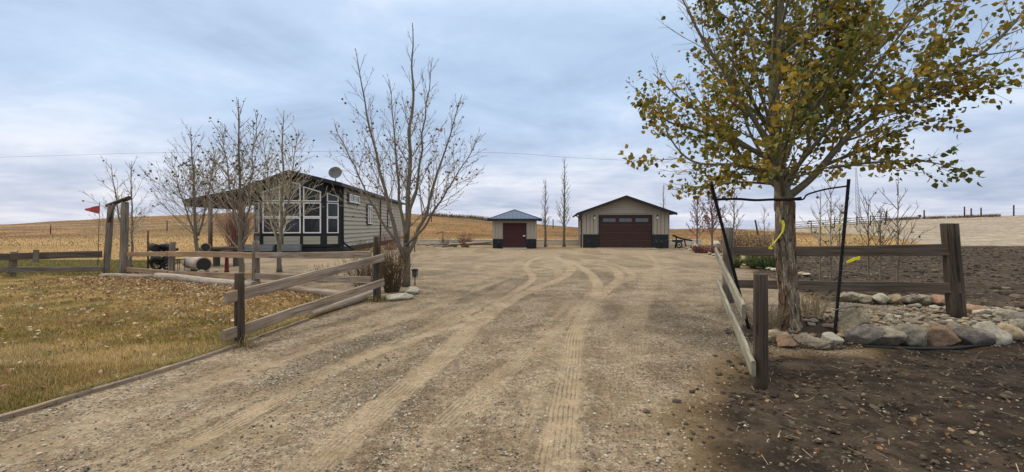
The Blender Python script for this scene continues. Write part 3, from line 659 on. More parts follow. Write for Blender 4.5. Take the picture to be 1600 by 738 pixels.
# ------------------------------------------------------------------ fences
def post(mb, x, y, r, z1, z0=-.15, top=None, seed=0, n=14):
    g = hz1(x, y); tx, ty = top or (x, y); k = 6; P_ = []; rr = []
    rd = random.Random(seed)
    for i in range(k + 1):
        t = i / k; P_.append((x + (tx-x)*t, y + (ty-y)*t, (g+z0) + (z1-g-z0)*t)); rr.append(r * (1.05 - .1*t) * (1 + (rd.random()-.5)*.05))
    P_.append((tx, ty, z1 + .008)); rr.append(rr[-1]*.9)
    mb.tube(P_, rr, n, ridge=.035, seed=seed)
def fence(name, label, posts, rails, group=None):
    x, y = posts[0][0], posts[0][1]; root = thing(name, G(x, y), label, 'fence', group)
    for i, (x, y, r, z1, top, mat) in enumerate(posts):
        mb = MB(); post(mb, x, y, r, z1, top=top, seed=i*3 + len(label)); mb.build('post', M[mat], root)
    for i, (a, b, hgt, mat) in enumerate(rails):
        mb = MB(); mb.board(a, b, hgt, .04, bow=.01 * ((i % 3) - 1), seed=i + len(label)); mb.build('rail', M[mat], root)
    return root
A = lambda px_, py_, Y: at(px_, py_, Y)
FG = 'weathered rail fences around the entrance'
# left wing
fence('rail_fence', 'weathered slanting two-rail fence wing left of the driveway with a low dark post', [(-3.65, 6.0, .062, .97, None, 'postdark')],
      [((-3.70, 5.78, .67), (-2.72, 9.50, .95), .155, 'rail'), ((-3.71, 5.76, .19), (-2.72, 9.50, .42), .15, 'rail')], FG)
fence('rail_fence', 'grey weathered two-rail fence running from the arbor to the bare tree clump',
      [(-2.9, 9.62, .082, 1.38, None, 'postdark'), (-6.86, 12.0, .095, 1.2, None, 'post'), (-10.8, 14.2, .09, 1.1, (-10.76, 14.2), 'post')],
      [((-6.8, 11.89, .84), (-3.0, 9.52, 1.0), .15, 'rail'), ((-6.8, 11.89, .28), (-3.0, 9.52, .46), .15, 'rail'),
       ((-10.8, 14.09, .73), (-6.9, 11.9, .83), .16, 'railnew'), ((-10.8, 14.09, .12), (-6.9, 11.9, .29), .16, 'railnew'),
       ((-12.7, 14.5, .70), (-10.85, 14.1, .73), .15, 'railnew'), ((-12.7, 14.5, .21), (-10.85, 14.1, .14), .15, 'railnew')], FG)
fence('rail_fence', 'dark grey two-rail fence at the far left edge beyond the lawn',
      [(-16.1, 14.4, .095, .78, (-16.0, 14.4), 'post'), (-20.3, 14.2, .095, .78, None, 'post'), (-24, 14, .09, .78, None, 'post')],
      [((-20.3, 14.08, .62), (-16.05, 14.29, .63), .22, 'raildark'), ((-20.3, 14.08, .2), (-16.05, 14.29, .22), .17, 'post'), ((-16.1, 14.29, .63), (-13.5, 14.75, .68), .22, 'raildark'),
       ((-16.1, 14.29, .21), (-13.5, 14.75, .21), .17, 'post'), ((-24, 13.88, .6), (-20.2, 14.08, .62), .2, 'raildark'), ((-24, 13.88, .2), (-20.2, 14.08, .2), .17, 'post')], FG)
mb = MB(); mb.board((-15.15, 14.25, .45), (-15.13, 14.25, .86), .18, .035, up=Vector((1, 0, 0)), seed=8); o = mb.build('fence_bracket', M['post'], None, (-15.15, 14.25, .45)); tag(o, 'short upright plank nailed to the far left fence', 'plank')
# right wing + right back
fence('rail_fence', 'pale lichen-stained two-rail fence wing right of the driveway with a short dark post', [(2.475, 4.46, .068, 1.12, None, 'postdark')],
      [((2.385, 4.60, .72), (4.32, 9.5, 1.08), .155, 'railgreen'), ((2.30, 4.26, .245), (4.36, 9.5, .40), .15, 'railgreen')], FG)
fence('rail_fence', 'dark brown two-rail fence behind the flaky-barked tree ending in a thick round post',
      [(4.56, 9.45, .115, 1.57, None, 'post'), (7.06, 7.1, .118, 1.64, (6.93, 7.1), 'postdark')],
      [((4.6, 9.3, 1.09), (6.92, 7.02, 1.235), .185, 'raildark'), ((4.6, 9.3, .41), (7.0, 6.98, .635), .17, 'raildark')], FG)
# tufts of grass at the foot of the fence posts
fx = []; fy = []
for x_, y_ in ((-3.65, 6.0), (-2.9, 9.62), (-6.86, 12.0), (-10.8, 14.2), (-13.5, 14.95), (-12.5, 14.45), (-16.1, 14.4), (-5, 10.85), (-8.8, 13.0)):
    m_ = 160; fx.append(x_ + rng.normal(0, .12, m_)); fy.append(y_ - .04 + rng.normal(0, .08, m_))
blades('post_grass', np.concatenate(fx), np.concatenate(fy), .14, .008, .8, [(.30, .24, .09), (.42, .32, .14), (.20, .18, .06)], 'tufts of longer grass at the feet of the fence posts', 'grass')
# arbor
root = thing('arbor', (-12.9, 14.7, 0), 'rustic grey log arbor standing in the fence line with a log beam on top', 'arbor')
mb = MB(); post(mb, -13.56, 14.95, .095, 2.3, top=(-13.38, 14.95), seed=3); mb.build('post', M['post'], root)
mb = MB(); post(mb, -12.53, 14.45, .11, 2.38, top=(-12.48, 14.45), seed=6); mb.build('post', M['post'], root)
mb = MB(); mb.tube([(-13.66, 15.12, 2.3), (-12.9, 14.7, 2.42), (-12.18, 14.25, 2.50)], [.06, .065, .07], 12, ridge=.03, seed=4); mb.build('beam', M['postdark'], root)
mb = MB(); mb.tube([(-13.4, 14.9, 1.75), (-13.1, 14.75, 2.33)], .05, 8, seed=2); mb.build('brace', M['post'], root)
# edging timbers and logs on the ground
mb = MB(); rd = random.Random(3)
for i in range(1, len(EDGE) - 2):
    a, b = EDGE[i], EDGE[i+1]; mb.board((a[0], a[1], hz1(*a) + .008), (b[0], b[1], hz1(*b) + .008), .07, .05, seed=i)
o = mb.build('landscape_edging', M['rail'], None, (EDGE[1][0], EDGE[1][1], 0)); tag(o, 'pale timber edging between the lawn and the gravel driveway', 'edging')
def logobj(name, a, b, r0, r1, mat, label, cat='log', grp=None, n=14):
    a = Vector(a); b = Vector(b); mb = MB(); P_ = [a.lerp(b, t) + Vector((0, 0, .012*math.sin(t*7))) for t in np.linspace(0, 1, 8)]
    mb.tube(P_, [r0 + (r1-r0)*t for t in np.linspace(0, 1, 8)], n, ridge=.03, seed=int(abs(a.x)*10)); o = mb.build(name, M[mat], None, a); return tag(o, label, cat, grp)
LG = 'logs edging the lawn below the fence'
logobj('landscape_log', (-3.55, 7.9, .05), (-3.15, 10.1, .09), .065, .10, 'log', 'round-ended grey log ending the driveway edging near the rocks', 'log', LG)
logobj('landscape_log', (-10.9, 13.75, .07), (-6.6, 11.5, .07), .11, .12, 'log', 'long whitish log on the ground under the tan rails', 'log', LG)
logobj('landscape_log', (-6.3, 11.55, .06), (-3.4, 9.75, .08), .09, .1, 'rail', 'brownish log on the ground behind the slanting fence wing', 'log', LG)
logobj('landscape_log', (-13.0, 14.2, .04), (-11.1, 13.9, .05), .07, .07, 'log', 'thin pale log on the ground at the foot of the arbor', 'log', LG)

# ------------------------------------------------------------------ rocks
def rockmesh(seed, sub=3, sq=(1, 1, .7)):
    rd = np.random.default_rng(seed); V = ICO_V.copy(); F = ICO_F.tolist()
    for _ in range(sub):
        V = V.tolist(); cache = {}; F2 = []
        def mid_(a, b):
            k = (min(a, b), max(a, b))
            if k not in cache:
                p = np.array(V[a]) + np.array(V[b]); V.append((p/np.linalg.norm(p)).tolist()); cache[k] = len(V)-1
            return cache[k]
        for a, b, c in F:
            x_, y_, z_ = mid_(a, b), mid_(b, c), mid_(c, a); F2 += [(a, x_, z_), (b, y_, x_), (c, z_, y_), (x_, y_, z_)]
        F = F2; V = np.array(V)
    # cut by random planes for facets then noise
    for _ in range(13):
        d = rd.normal(size=3); d /= np.linalg.norm(d); h = rd.uniform(.55, .85); p = V @ d; V = V - np.outer(np.maximum(p - h, 0) * .96, d)
    nz = (vn(V[:, 0]*2+seed, V[:, 1]*2+V[:, 2]*3, 1.5, seed) - .5) * .16 + (vn(V[:, 0]*5+seed, V[:, 1]*5+V[:, 2]*6, 1.5, seed+3) - .5) * .06
    V = V * (1 + nz)[:, None] * np.array(sq); me = bpy.data.meshes.new('rock')
    me.from_pydata(V.tolist(), [], F); me.polygons.foreach_set('use_smooth', [True]*len(F)); return me
RM = {}
def rock(name, seed, loc, size, mat, label, cat='rock', grp=None, rot=0, sub=3, tilt=0):
    k = (seed, sub, mat)
    if k not in RM: me = rockmesh(seed, sub); me.materials.append(M[mat]); RM[k] = me
    o = bpy.data.objects.new(name, RM[k]); C.objects.link(o); o.location = loc; o.scale = size; o.rotation_euler = (tilt, 0, rot); return tag(o, label, cat, grp)
BG = 'boulders along the front of the planted bed'
front = [(1352, 528, 27, 17, 'rk_dark', 'dark grey boulder at the left end of the bed edge'), (1383, 527, 30, 17, 'rk_grey', 'mottled grey-green boulder second along the bed edge'),
         (1424, 526, 32, 17, 'rk_grey', 'long olive-grey boulder between the mottled and the reddish boulder'), (1468, 525, 31, 19, 'rk_red', 'reddish-brown boulder in the middle of the bed edge'),
         (1513, 525, 33, 21, 'rk_dark', 'dark violet-grey boulder right of the reddish one'), (1548, 522, 24, 19, 'rk_pale', 'whitish boulder leaning beside the dark violet-grey one'),
         (1572, 519, 20, 17, 'rk_tan', 'tan boulder right of the whitish one on the bed edge'), (1602, 516, 26, 18, 'rk_grey', 'grey boulder cut off by the right edge of the picture')]
for i, (px_, py_, hw, hh, mt, lb) in enumerate(front):
    Y = 6.02 + max(0, (px_ - 1540)) * .004; p = at(px_, py_, Y); rock('boulder', 10+i, (p.x, Y, .13), (hw/700*Y*1.06, .2, hh/700*Y*1.6), mt, lb, 'boulder', BG, rot=.2*math.sin(i*3), tilt=-.35)
for i, (px_, py_, hw, mt, lb) in enumerate([(1203, 531, 17, 'rk_tan', 'pale tan rock just right of the short dark post'), (1228, 540, 15, 'rk_red', 'small orange-tan rock in front of the flaky trunk'),
        (1266, 538, 23, 'rk_grey', 'low rounded grey rock in front of the trunk mulch'), (1298, 536, 14, 'rk_pale', 'small whitish orange-stained rock below the upright boulder')]):
    p = at(px_, py_ - 2, None, .04); rock('rock', 20+i, p + Vector((0, 0, .02)), (hw/700*p.y*1.25, .14, .15), mt, lb, 'rock', 'small rocks in front of the mulch', rot=i)
p = at(1326, 500, 6.35); rock('boulder', 31, (p.x + .02, 6.3, .25), (.225, .19, .36), 'rk_cream', 'upright squarish tan boulder beside the black stake with driftwood on top', 'boulder', rot=.4)
mb = MB(); mb.tube([A(1303, 485, 6.2), A(1318, 481, 6.2), A(1333, 478, 6.2), A(1347, 479, 6.22)], [.012, .028, .03, .015], 8, ridge=.1, seed=3, flat=.6)
o = mb.build('driftwood', M['post'], None, (4.6, 6.3, .45)); tag(o, 'flat grey driftwood stick lying across the upright tan boulder', 'driftwood')
KG = 'row of rocks along the back of the bed'
back = [(1322, 459, 10, 'rk_grey', 'small grey rock at the left end of the back row under the rail'), (1335, 461, 9, 'rk_grey', 'second small grey rock of the back row'), (1349, 463, 11, 'rk_grey', 'roundish grey rock left of the flat cream rock'),
        (1374, 465, 16, 'rk_pale', 'flat cream rock in the back row'), (1399, 464, 13, 'rk_tan', 'orange-tan rock right of the flat cream rock'), (1424, 463, 13, 'rk_dark', 'dark grey rock right of the orange-tan one'),
        (1444, 467, 9, 'rk_grey', 'mid-grey knobbly rock in the back row'), (1466, 468, 14, 'rk_red', 'brown rounded rock beside the thick post')]
for i, (px_, py_, hw, mt, lb) in enumerate(back):
    Y = 8.5 - .06*i; p = at(px_, py_, Y); rock('rock', 40+i, (p.x, Y, hz1(p.x, Y) + .09), (hw/700*Y*1.2, .16, .17), mt, lb, 'rock', KG, rot=i*1.3)
right_b = [(1512, 478, 11, 'rk_tan', 'tan rock just right of the thick post'), (1530, 483, 15, 'rk_red', 'orange rock right of the thick post'), (1545, 484, 14, 'rk_pale', 'pale flat rock at the far side of the bed'),
           (1572, 490, 15, 'rk_grey', 'grey rock at the far right side of the bed'), (1590, 497, 15, 'rk_dark', 'dark rock near the right picture edge')]
for i, (px_, py_, hw, mt, lb) in enumerate(right_b):
    Y = 7.5 - .18*i; p = at(px_, py_, Y); rock('rock', 60+i, (p.x, Y, hz1(p.x, Y) + .05), (hw/700*Y*1.3, .17, .15), mt, lb, 'rock', 'rocks on the far right rim of the bed', rot=i*1.3)
# river stones inside the bed: individuals
rd = random.Random(11); cnt = 0; placed = []
while cnt < 290:
    px_ = rd.uniform(1335, 1612); py_ = rd.uniform(468, 518); z0 = .17; Y = (CAMZ - z0) * 700 / (py_ - 354); X = (px_-800)/700*Y
    if Y < 6.15 or Y > 8.6 or X > 9.4: continue
    if px_ < 1420 and py_ < 485 + (1420-px_)*.2: continue
    if (X-7.06)**2 + (Y-7.1)**2 < .03: continue
    s = rd.uniform(.026, .062)
    if any((X-a)**2 + (Y-b)**2 < ((s+c)*.62)**2 for a, b, c in placed): s *= .6
    placed.append((X, Y, s)); cnt += 1
    rock('river_stone', 70 + cnt % 9, (X, Y, hz1(X, Y) + s*.5), (s*rd.uniform(1.0, 1.5), s*rd.uniform(.9, 1.2), s*rd.uniform(.65, 1.0)), (mk := ['rk_grey', 'rk_tan', 'rk_grey', 'rk_dark', 'rk_pale', 'rk_tan', 'rk_red'][(cnt*5) % 7]), {'rk_grey': 'small grey', 'rk_tan': 'small tan', 'rk_dark': 'small dark violet-grey', 'rk_pale': 'small cream', 'rk_red': 'small reddish'}[mk] + ' river stone in the bed ' + ('right of the thick post' if X > 7.2 else 'close behind the front boulders' if Y < 6.9 else 'in front of the back row of rocks'), 'stone', 'river stones filling the bed', rot=rd.uniform(0, 6), sub=2)
for i in range(60):   # stones in the mulch around the trunk
    px_ = rd.uniform(1195, 1330); py_ = rd.uniform(500, 528); Y = 1.55*700/(py_-354); X = (px_-800)/700*Y; s = rd.uniform(.03, .07)
    if (X-4.19)**2 + (Y-6.75)**2 < .07: continue
    rock('mulch_stone', 70 + i % 9, (X, Y, hz1(X, Y) + .05 + s*.4), (s*1.3, s*1.1, s*.85), RK[(i*3) % 4], {'rk_pale': 'cream', 'rk_grey': 'grey', 'rk_tan': 'tan', 'rk_dark': 'dark', 'rk_red': 'reddish'}[RK[(i*3) % 4]] + ' stone among several in the dark mulch around the trunk' if False else ['grey', 'tan', 'reddish', 'dark'][(i*3) % 4] + ' stone in the dark mulch ' + ('left' if X < 4.19 else 'right') + ' of the trunk', 'stone', 'stones in the trunk mulch', rot=i, sub=2)
mb = MB(); ring = [(-1, .9), (-.8, .35), (0, .1), (.9, .3), (1, 1)]
P_ = [(3.1, 6.6), (3.3, 5.85), (4.0, 5.55), (4.9, 5.62), (5.1, 6.5), (4.7, 7.3), (3.8, 7.4)]; cx, cy = 4.15, 6.5; vs = [(cx, cy, hz1(cx, cy) + .05)]; N_ = 48
for k in range(N_):
    a = 2*math.pi*k/N_; r = .95 + .14*math.sin(3*a+1) + .08*math.sin(7*a); x, y = cx + r*math.cos(a)*1.05, cy + r*math.sin(a)*.8
    vs.append((x*.5+cx*.5, y*.5+cy*.5, hz1(x*.5+cx*.5, y*.5+cy*.5) + .045 + .02*rd.random()))
for k in range(N_):
    a = 2*math.pi*k/N_; r = .95 + .14*math.sin(3*a+1) + .08*math.sin(7*a); x, y = cx + r*math.cos(a)*1.05, cy + r*math.sin(a)*.8; vs.append((x, y, hz1(x, y) - .02))
fs = [(0, 1+k, 1+(k+1) % N_) for k in range(N_)] + [(1+k, 1+N_+k, 1+N_+(k+1) % N_, 1+(k+1) % N_) for k in range(N_)]
mb.add(vs, fs, smooth=True); o = mb.build('mulch', M['dirtmulch'], None, (cx, cy, 0)); tag(o, 'dark mulch around the base of the flaky trunk', 'mulch', None, 'stuff')
# chips in the mulch
def gen_m(n):
    a = rng.uniform(0, 6.28, n); r = np.sqrt(rng.random(n)) * .95; return cx + r*np.cos(a)*1.05, cy + r*np.sin(a)*.8
scatter_stones('mulch_chips', 1600, gen_m, lambda n, y: rng.uniform(.008, .02, n), [(.07, .045, .03), (.12, .08, .05), (.045, .03, .022), (.2, .15, .1)], 'dark bark chips around the flaky trunk', 'mulch', 2.2)
def gen_b(n):
    x = rng.uniform(4.2, 9.3, n*2); y = rng.uniform(5.85, 8.9, n*2); e = np.sqrt(((x-6.7)/2.75)**2 + ((y-7.35)/1.55)**2); k = e < .97; return x[k][:n], y[k][:n]
scatter_stones('bed_pebbles', 5000, gen_b, lambda n, y: rng.uniform(.006, .02, n), PCOL + [(.4, .33, .25)], 'small pebbles over the sandy planted bed', 'pebbles')
mb = MB(); P_ = []
for px_, py_ in [(1325, 543), (1360, 549), (1420, 551), (1480, 552), (1540, 549), (1600, 541), (1640, 533)]:
    p = at(px_, py_ - 6); P_.append((p.x, p.y - .03, hz1(p.x, p.y - .03) + .012))
mb.tube(P_, .028, 8); o = mb.build('bed_edging', M['edging'], None, P_[0]); tag(o, 'black plastic edging strip below the boulders of the bed', 'edging')
# left entrance rocks
for i, (px_, py_, hw, hh, mt, lb) in enumerate([(600, 464, 12, 6, 'rk_grey', 'small grey rock beside the log end'), (625, 464, 20, 9, 'rk_pale', 'broad flat pale limestone at the foot of the bare tree'), (643, 456, 13, 9, 'rk_pale', 'upper pale limestone beside the solar lantern'), (582, 464, 8, 4, 'rk_tan', 'tiny tan rock left of the pale limestones')]):
    p = at(px_, py_, None, .05); rock('rock', 90+i, p, (hw/700*p.y*1.2, .2, hh/700*p.y*1.3), mt, lb, 'rock', 'rocks at the left driveway corner', rot=i*.7)

# ------------------------------------------------------------------ trees
def norm(v): return v / (np.linalg.norm(v) + 1e-9)
def branch_pts(rg, p, d, L, n, up, wob):
    pts = [np.array(p, float)]; d = norm(np.array(d, float)); st = L / n
    for i in range(n):
        d = norm(d + np.array([0, 0, up]) * st + rg.normal(0, wob, 3) * math.sqrt(st)); pts.append(pts[-1] + d*st)
    return pts
def interp_path(pts, t):
    m = len(pts) - 1; f = min(max(t, 0), .9999) * m; i = int(f); return pts[i]*(1-(f-i)) + pts[i+1]*(f-i), norm(pts[i+1]-pts[i])
class Tree:
    """recursive brancher: level 0 is given, every level hangs on the one before"""
    def __init__(s, seed): s.rg = np.random.default_rng(seed); s.tr = MB(); s.br = MB(); s.tips = []; s.nb = 0
    def kids(s, pts, L, r0, r1, lvl, cfg):
        if lvl >= len(cfg): return
        c = cfg[lvl]; rg = s.rg; n = c['n'] if lvl == 0 else max(1, int(round(c['n'] * L)))
        ph = rg.uniform(0, 6.28)
        for k in range(n):
            t = c['t0'] + (c.get('t1', .96) - c['t0']) * (k + rg.uniform(.1, .9)) / n
            p, d = interp_path(pts, t); ph += 2.4 + rg.normal(0, .35)
            e1 = norm(np.cross(d, [0.31, .2, .93] if abs(d[2]) < .9 else [1, 0, 0])); e2 = np.cross(d, e1)
            ang = R(c['ang'] + rg.normal(0, c.get('av', 8))) * (1 - .35 * t * c.get('narrow', 1))
            dd = d*math.cos(ang) + (e1*math.cos(ph) + e2*math.sin(ph))*math.sin(ang)
            prof = c['prof'](t) if 'prof' in c else (1 - .6*t)
            l = (c['len'] if 'len' in c else L*c['ratio']) * prof * rg.uniform(.65, 1.2)
            if 'win' in c: # prevailing reach
                l *= 1 + c['win'] * dd[0]
            rp = (r0 + (r1-r0)*t) * c.get('rr', .5); rp = max(rp * rg.uniform(.7, 1), c.get('rmin', .003)); re = c.get('rend', .002)
            s.add(p, dd, l, rp, re, lvl, cfg)
    def add(s, p, dd, l, rp, re, lvl, cfg, pts=None):
        c = cfg[lvl]; n = max(3, int(l / c.get('seg', .18)))
        if pts is None: pts = branch_pts(s.rg, p, dd, l, min(n, 12), c.get('up', .5), c.get('wob', .12))
        rad = [rp + (re-rp) * (i/(len(pts)-1))**.85 for i in range(len(pts))]
        (s.tr if c.get('trunk') else s.br).tube(pts, rad, c.get('sides', 5), cap=False, seed=s.nb); s.nb += 1
        if c.get('tip'): s.tips.append((pts, l))
        s.kids(pts, l, rp, re, lvl + 1, cfg)
PAL = {'olive': [(.09, .115, .02), (.14, .15, .026), (.19, .18, .03), (.28, .21, .03), (.40, .26, .032), (.08, .10, .022), (.22, .16, .03)], 'dark': [(.05, .05, .022), (.09, .075, .03), (.16, .12, .05)], 'orange': [(.30, .17, .045), (.20, .12, .04), (.09, .07, .035), (.36, .26, .08)]}
def leaves_from(tr, n, size, pal, root, zr=None, droop=-.3, tipbias=0, filt=None, mat='leaf', nm='leaves', yellow=None, spread=.03):
    rg = tr.rg; Ps = []; Ds = []; W_ = np.array([l for _, l in tr.tips]); W_ /= W_.sum(); ids = rg.choice(len(tr.tips), n*3, p=W_)
    for i in ids:
        pts, l = tr.tips[i]; t = rg.uniform(0, 1) ** (1/(1+tipbias)); p, d = interp_path(pts, t)
        if zr and not (zr[0] < p[2] < zr[1]): continue
        if filt and not filt(p, rg): continue
        Ps.append(p + rg.normal(0, spread, 3)); Ds.append(d*.5 + rg.normal(0, .6, 3) + np.array([0, 0, droop]))
        if len(Ps) >= n: break
    Ps = np.array(Ps); Ds = np.array(Ds); m = len(Ps); cols = np.array(PAL[pal]); cl_ = vn(Ps[:, 0]*1.0+7, Ps[:, 2]*1.0+Ps[:, 1], 1.6, 3); ci = np.clip((cl_*.75 + rg.uniform(0, .45, m) - .1) * len(cols), 0, len(cols)-1).astype(int)
    c = cols[ci] * rg.uniform(.7, 1.25, (m, 1)); return leafmesh(nm, Ps, Ds, size * rg.uniform(.6, 1.25, m), c, mat, root)

PAL['juniper'] = [(.03, .06, .018), (.05, .085, .02), (.09, .12, .025), (.14, .15, .03)]; PAL['rust'] = [(.16, .05, .03), (.10, .035, .025), (.22, .09, .05)]; PAL['straw'] = [(.42, .30, .14), (.30, .19, .08), (.5, .38, .2)]
# --- the big leafy tree
TX, TY = 4.19, 6.75
root = thing('poplar_tree', G(TX, TY), 'large leafy tree with olive and yellow leaves and flaky orange-brown bark', 'tree')
T1 = Tree(4)
trunk = [(4.20, 6.75, -.1), (4.19, 6.75, .1), (4.17, 6.75, .55), (4.13, 6.76, 1.1), (4.11, 6.76, 1.6), (4.10, 6.75, 1.98), (4.05, 6.76, 2.35), (3.99, 6.78, 3.0), (3.97, 6.79, 3.8), (4.02, 6.78, 4.6), (4.07, 6.8, 5.3), (4.05, 6.85, 6.2), (4.1, 6.85, 7.3), (4.1, 6.9, 8.4)]
def cr(P_, m=8):
    P_ = [np.array(p, float) for p in P_]; PP = [2*P_[0]-P_[1]] + P_ + [2*P_[-1]-P_[-2]]; Q = []
    for i in range(1, len(PP)-2):
        for t in np.linspace(0, 1, m+1)[:-1]:
            a, b, c, d = PP[i-1], PP[i], PP[i+1], PP[i+2]; Q.append(.5*((2*b)+(c-a)*t+(2*a-5*b+4*c-d)*t*t+(3*b-a-3*c+d)*t**3))
    Q.append(P_[-1]); return Q
Q = cr(trunk, 14)
def tr_r(z):
    return float(np.interp(z, [-.1, .1, .4, 1, 1.6, 1.95, 2.15, 2.6, 3.5, 5, 6.5, 8.4], [.20, .175, .148, .146, .15, .148, .108, .088, .078, .06, .04, .008]))
# bark relief: flaky vertical plates low down
vs = []; NS = 56; low = [p for p in Q if p[2] < 2.25]
hi_ = np.linspace(0, len(low)-1, 110)
rings = []
for f in hi_:
    i = int(f); j = min(i+1, len(low)-1); rings.append(low[i]*(1-(f-i)) + low[j]*(f-i))
uvr = []
for ri, p in enumerate(rings):
    for k in range(NS):
        a = 2*math.pi*k/NS; r = tr_r(p[2]) * .84; z = p[2]
        kx = np.array([a*5.0 + z*.6]); kz = np.array([z*2.6])
        pl = float(vn(np.array([math.cos(a)*4+9]), np.array([z*2.6+math.sin(a)*4]), 1.0, 5)[0]); pl2 = float(vn(np.array([math.cos(a)*11+9]), np.array([z*7+math.sin(a)*11]), 1.0, 8)[0])
        am = float(np.interp(z, [0, 1.9, 2.2], [1, 1, .15])); step = (1 if pl > .52 else 0)*.10 + (pl-.5)*.16 + (pl2-.5)*.12
        r *= 1 + am*step + .03*math.sin(3*a+z)
        if z < .15: r *= 1 + .12*math.sin(a*4+1)*(.15-z)/.2
        vs.append((p[0] + math.cos(a)*r, p[1] + math.sin(a)*r, z))
fs = []; uv = []
for i in range(len(rings)-1):
    for k in range(NS):
        k2 = (k+1) % NS; fs.append((i*NS+k, i*NS+k2, (i+1)*NS+k2, (i+1)*NS+k)); c0, c1 = k/NS*1.1, (k+1)/NS*1.1; z0, z1 = rings[i][2], rings[i+1][2]; uv.append([(z0, c0), (z0, c1), (z1, c1), (z1, c0)])
mb = MB(); mb.add(vs, fs, uv, smooth=True); mb.build('trunk', M['bark_flaky'], root)
upq = [p for p in Q if p[2] > 2.0]; T1.tr.tube(upq, [tr_r(p[2]) for p in upq], 12, ridge=.03, seed=2)
lv = [dict(trunk=True, tip=False, sides=7, seg=.15, n=46, t0=.0, t1=.98, ang=54, av=9, len=3.1, prof=lambda t: (1.0 - .62*t) if t > .08 else .85, rr=.42, rend=.006, up=.16, wob=.13, win=.16),
      dict(sides=4, tip=True, n=5.2, t0=.16, ang=40, ratio=.42, rr=.5, rmin=.005, rend=.002, up=.3, wob=.16, seg=.14),
      dict(sides=3, tip=True, n=6.5, t0=.15, ang=42, ratio=.4, rr=.5, rmin=.0028, rend=.0015, up=.2, wob=.2, seg=.12)]
T1.kids(upq, 6.4, .13, .01, 0, lv)
def limb(pts, r0, r1):
    pts = cr(pts, 5); T1.add(None, None, sum(np.linalg.norm(b-a) for a, b in zip(pts, pts[1:])), r0, r1, 0, lv, pts=pts)
limb([(4.12, 6.72, 2.02), (4.45, 6.6, 2.35), (4.85, 6.5, 2.88), (5.35, 6.45, 3.3), (6.0, 6.4, 3.72), (6.75, 6.4, 4.1), (7.25, 6.35, 4.65), (7.55, 6.35, 5.2)], .06, .008)
limb([(4.05, 6.7, 2.4), (3.6, 6.5, 3.0), (3.1, 6.4, 3.7), (2.65, 6.3, 4.3), (2.3, 6.3, 5.0)], .05, .006)
limb([(4.0, 6.75, 2.6), (3.4, 6.9, 2.9), (2.8, 6.9, 3.1), (2.35, 6.9, 3.25), (1.95, 6.9, 3.7)], .04, .005)
limb([(4.0, 6.7, 3.1), (4.6, 6.5, 3.5), (5.4, 6.4, 4.3), (6.2, 6.3, 5.1), (6.8, 6.3, 5.8)], .05, .006)
limb([(4.1, 6.7, 2.2), (3.6, 6.3, 2.35), (3.1, 6.2, 2.45), (2.5, 6.2, 2.5), (2.15, 6.2, 2.9), (2.0, 6.2, 3.5)], .035, .004)
limb([(4.6, 6.6, 2.5), (5.2, 6.6, 2.75), (5.8, 6.6, 3.05), (6.4, 6.6, 3.2)], .03, .004)
limb([(4.6, 6.5, 2.45), (5.1, 6.3, 2.5), (5.7, 6.2, 2.5), (6.2, 6.1, 2.35)], .025, .004)
limb([(4.1, 6.9, 2.25), (3.6, 7.1, 2.3), (3.1, 7.2, 2.25), (2.6, 7.3, 2.2)], .025, .004)
limb([(4.1, 6.6, 2.3), (4.3, 6.0, 2.4), (4.7, 5.6, 2.35)], .022, .004)
limb([(4.0, 6.6, 2.3), (3.7, 6.0, 2.35), (3.3, 5.7, 2.3)], .022, .004)
limb([(5.4, 6.45, 3.3), (6.1, 6.5, 3.5), (6.9, 6.5, 3.85), (7.45, 6.5, 4.2)], .025, .004)
T1.tr.build('limbs', M['bark_limb'], root); T1.br.build('branches', M['bark_limb'], root)
def f1(p, rg):
    q = 1.0
    if p[0] < 2.7 and p[2] > 3.6: q = .12
    if p[0] > 6.6: q = .45
    if p[2] < 1.95: q = .35
    if abs(p[0]-4.03) < .18: q *= .45
    d = float(vn(np.array([p[0]*1.7]), np.array([p[2]*1.7 + p[1]*1.2]), 1.0, 9)[0]); q *= float(sst(.30, .62, d)) * 1.1 + .12
    return rg.random() < q
leaves_from(T1, 16000, .074, 'olive', root, filt=f1, droop=-.45, spread=.05)
# yellow ribbon on trunk
mb = MB(); rb = [A(1222, 345, 6.57), A(1225, 352, 6.56), A(1223, 362, 6.54), A(1216, 372, 6.52), A(1208, 381, 6.5), A(1202, 387, 6.5), A(1207, 389, 6.5)]
for a, b in zip(rb, rb[1:]):
    n_ = Vector((.018, 0, .012)); mb.add([a - n_, a + n_, b + n_, b - n_, a - n_ + Vector((0, .004, 0)), a + n_ + Vector((0, .004, 0)), b + n_ + Vector((0, .004, 0)), b - n_ + Vector((0, .004, 0))], [(0, 1, 2, 3), (7, 6, 5, 4), (0, 4, 5, 1), (2, 6, 7, 3), (1, 5, 6, 2), (0, 3, 7, 4)])
o = mb.build('ribbon', M['tape'], None, (3.95, 6.55, 1.5)); tag(o, 'yellow ribbon hanging from the flaky trunk below the strap', 'ribbon')
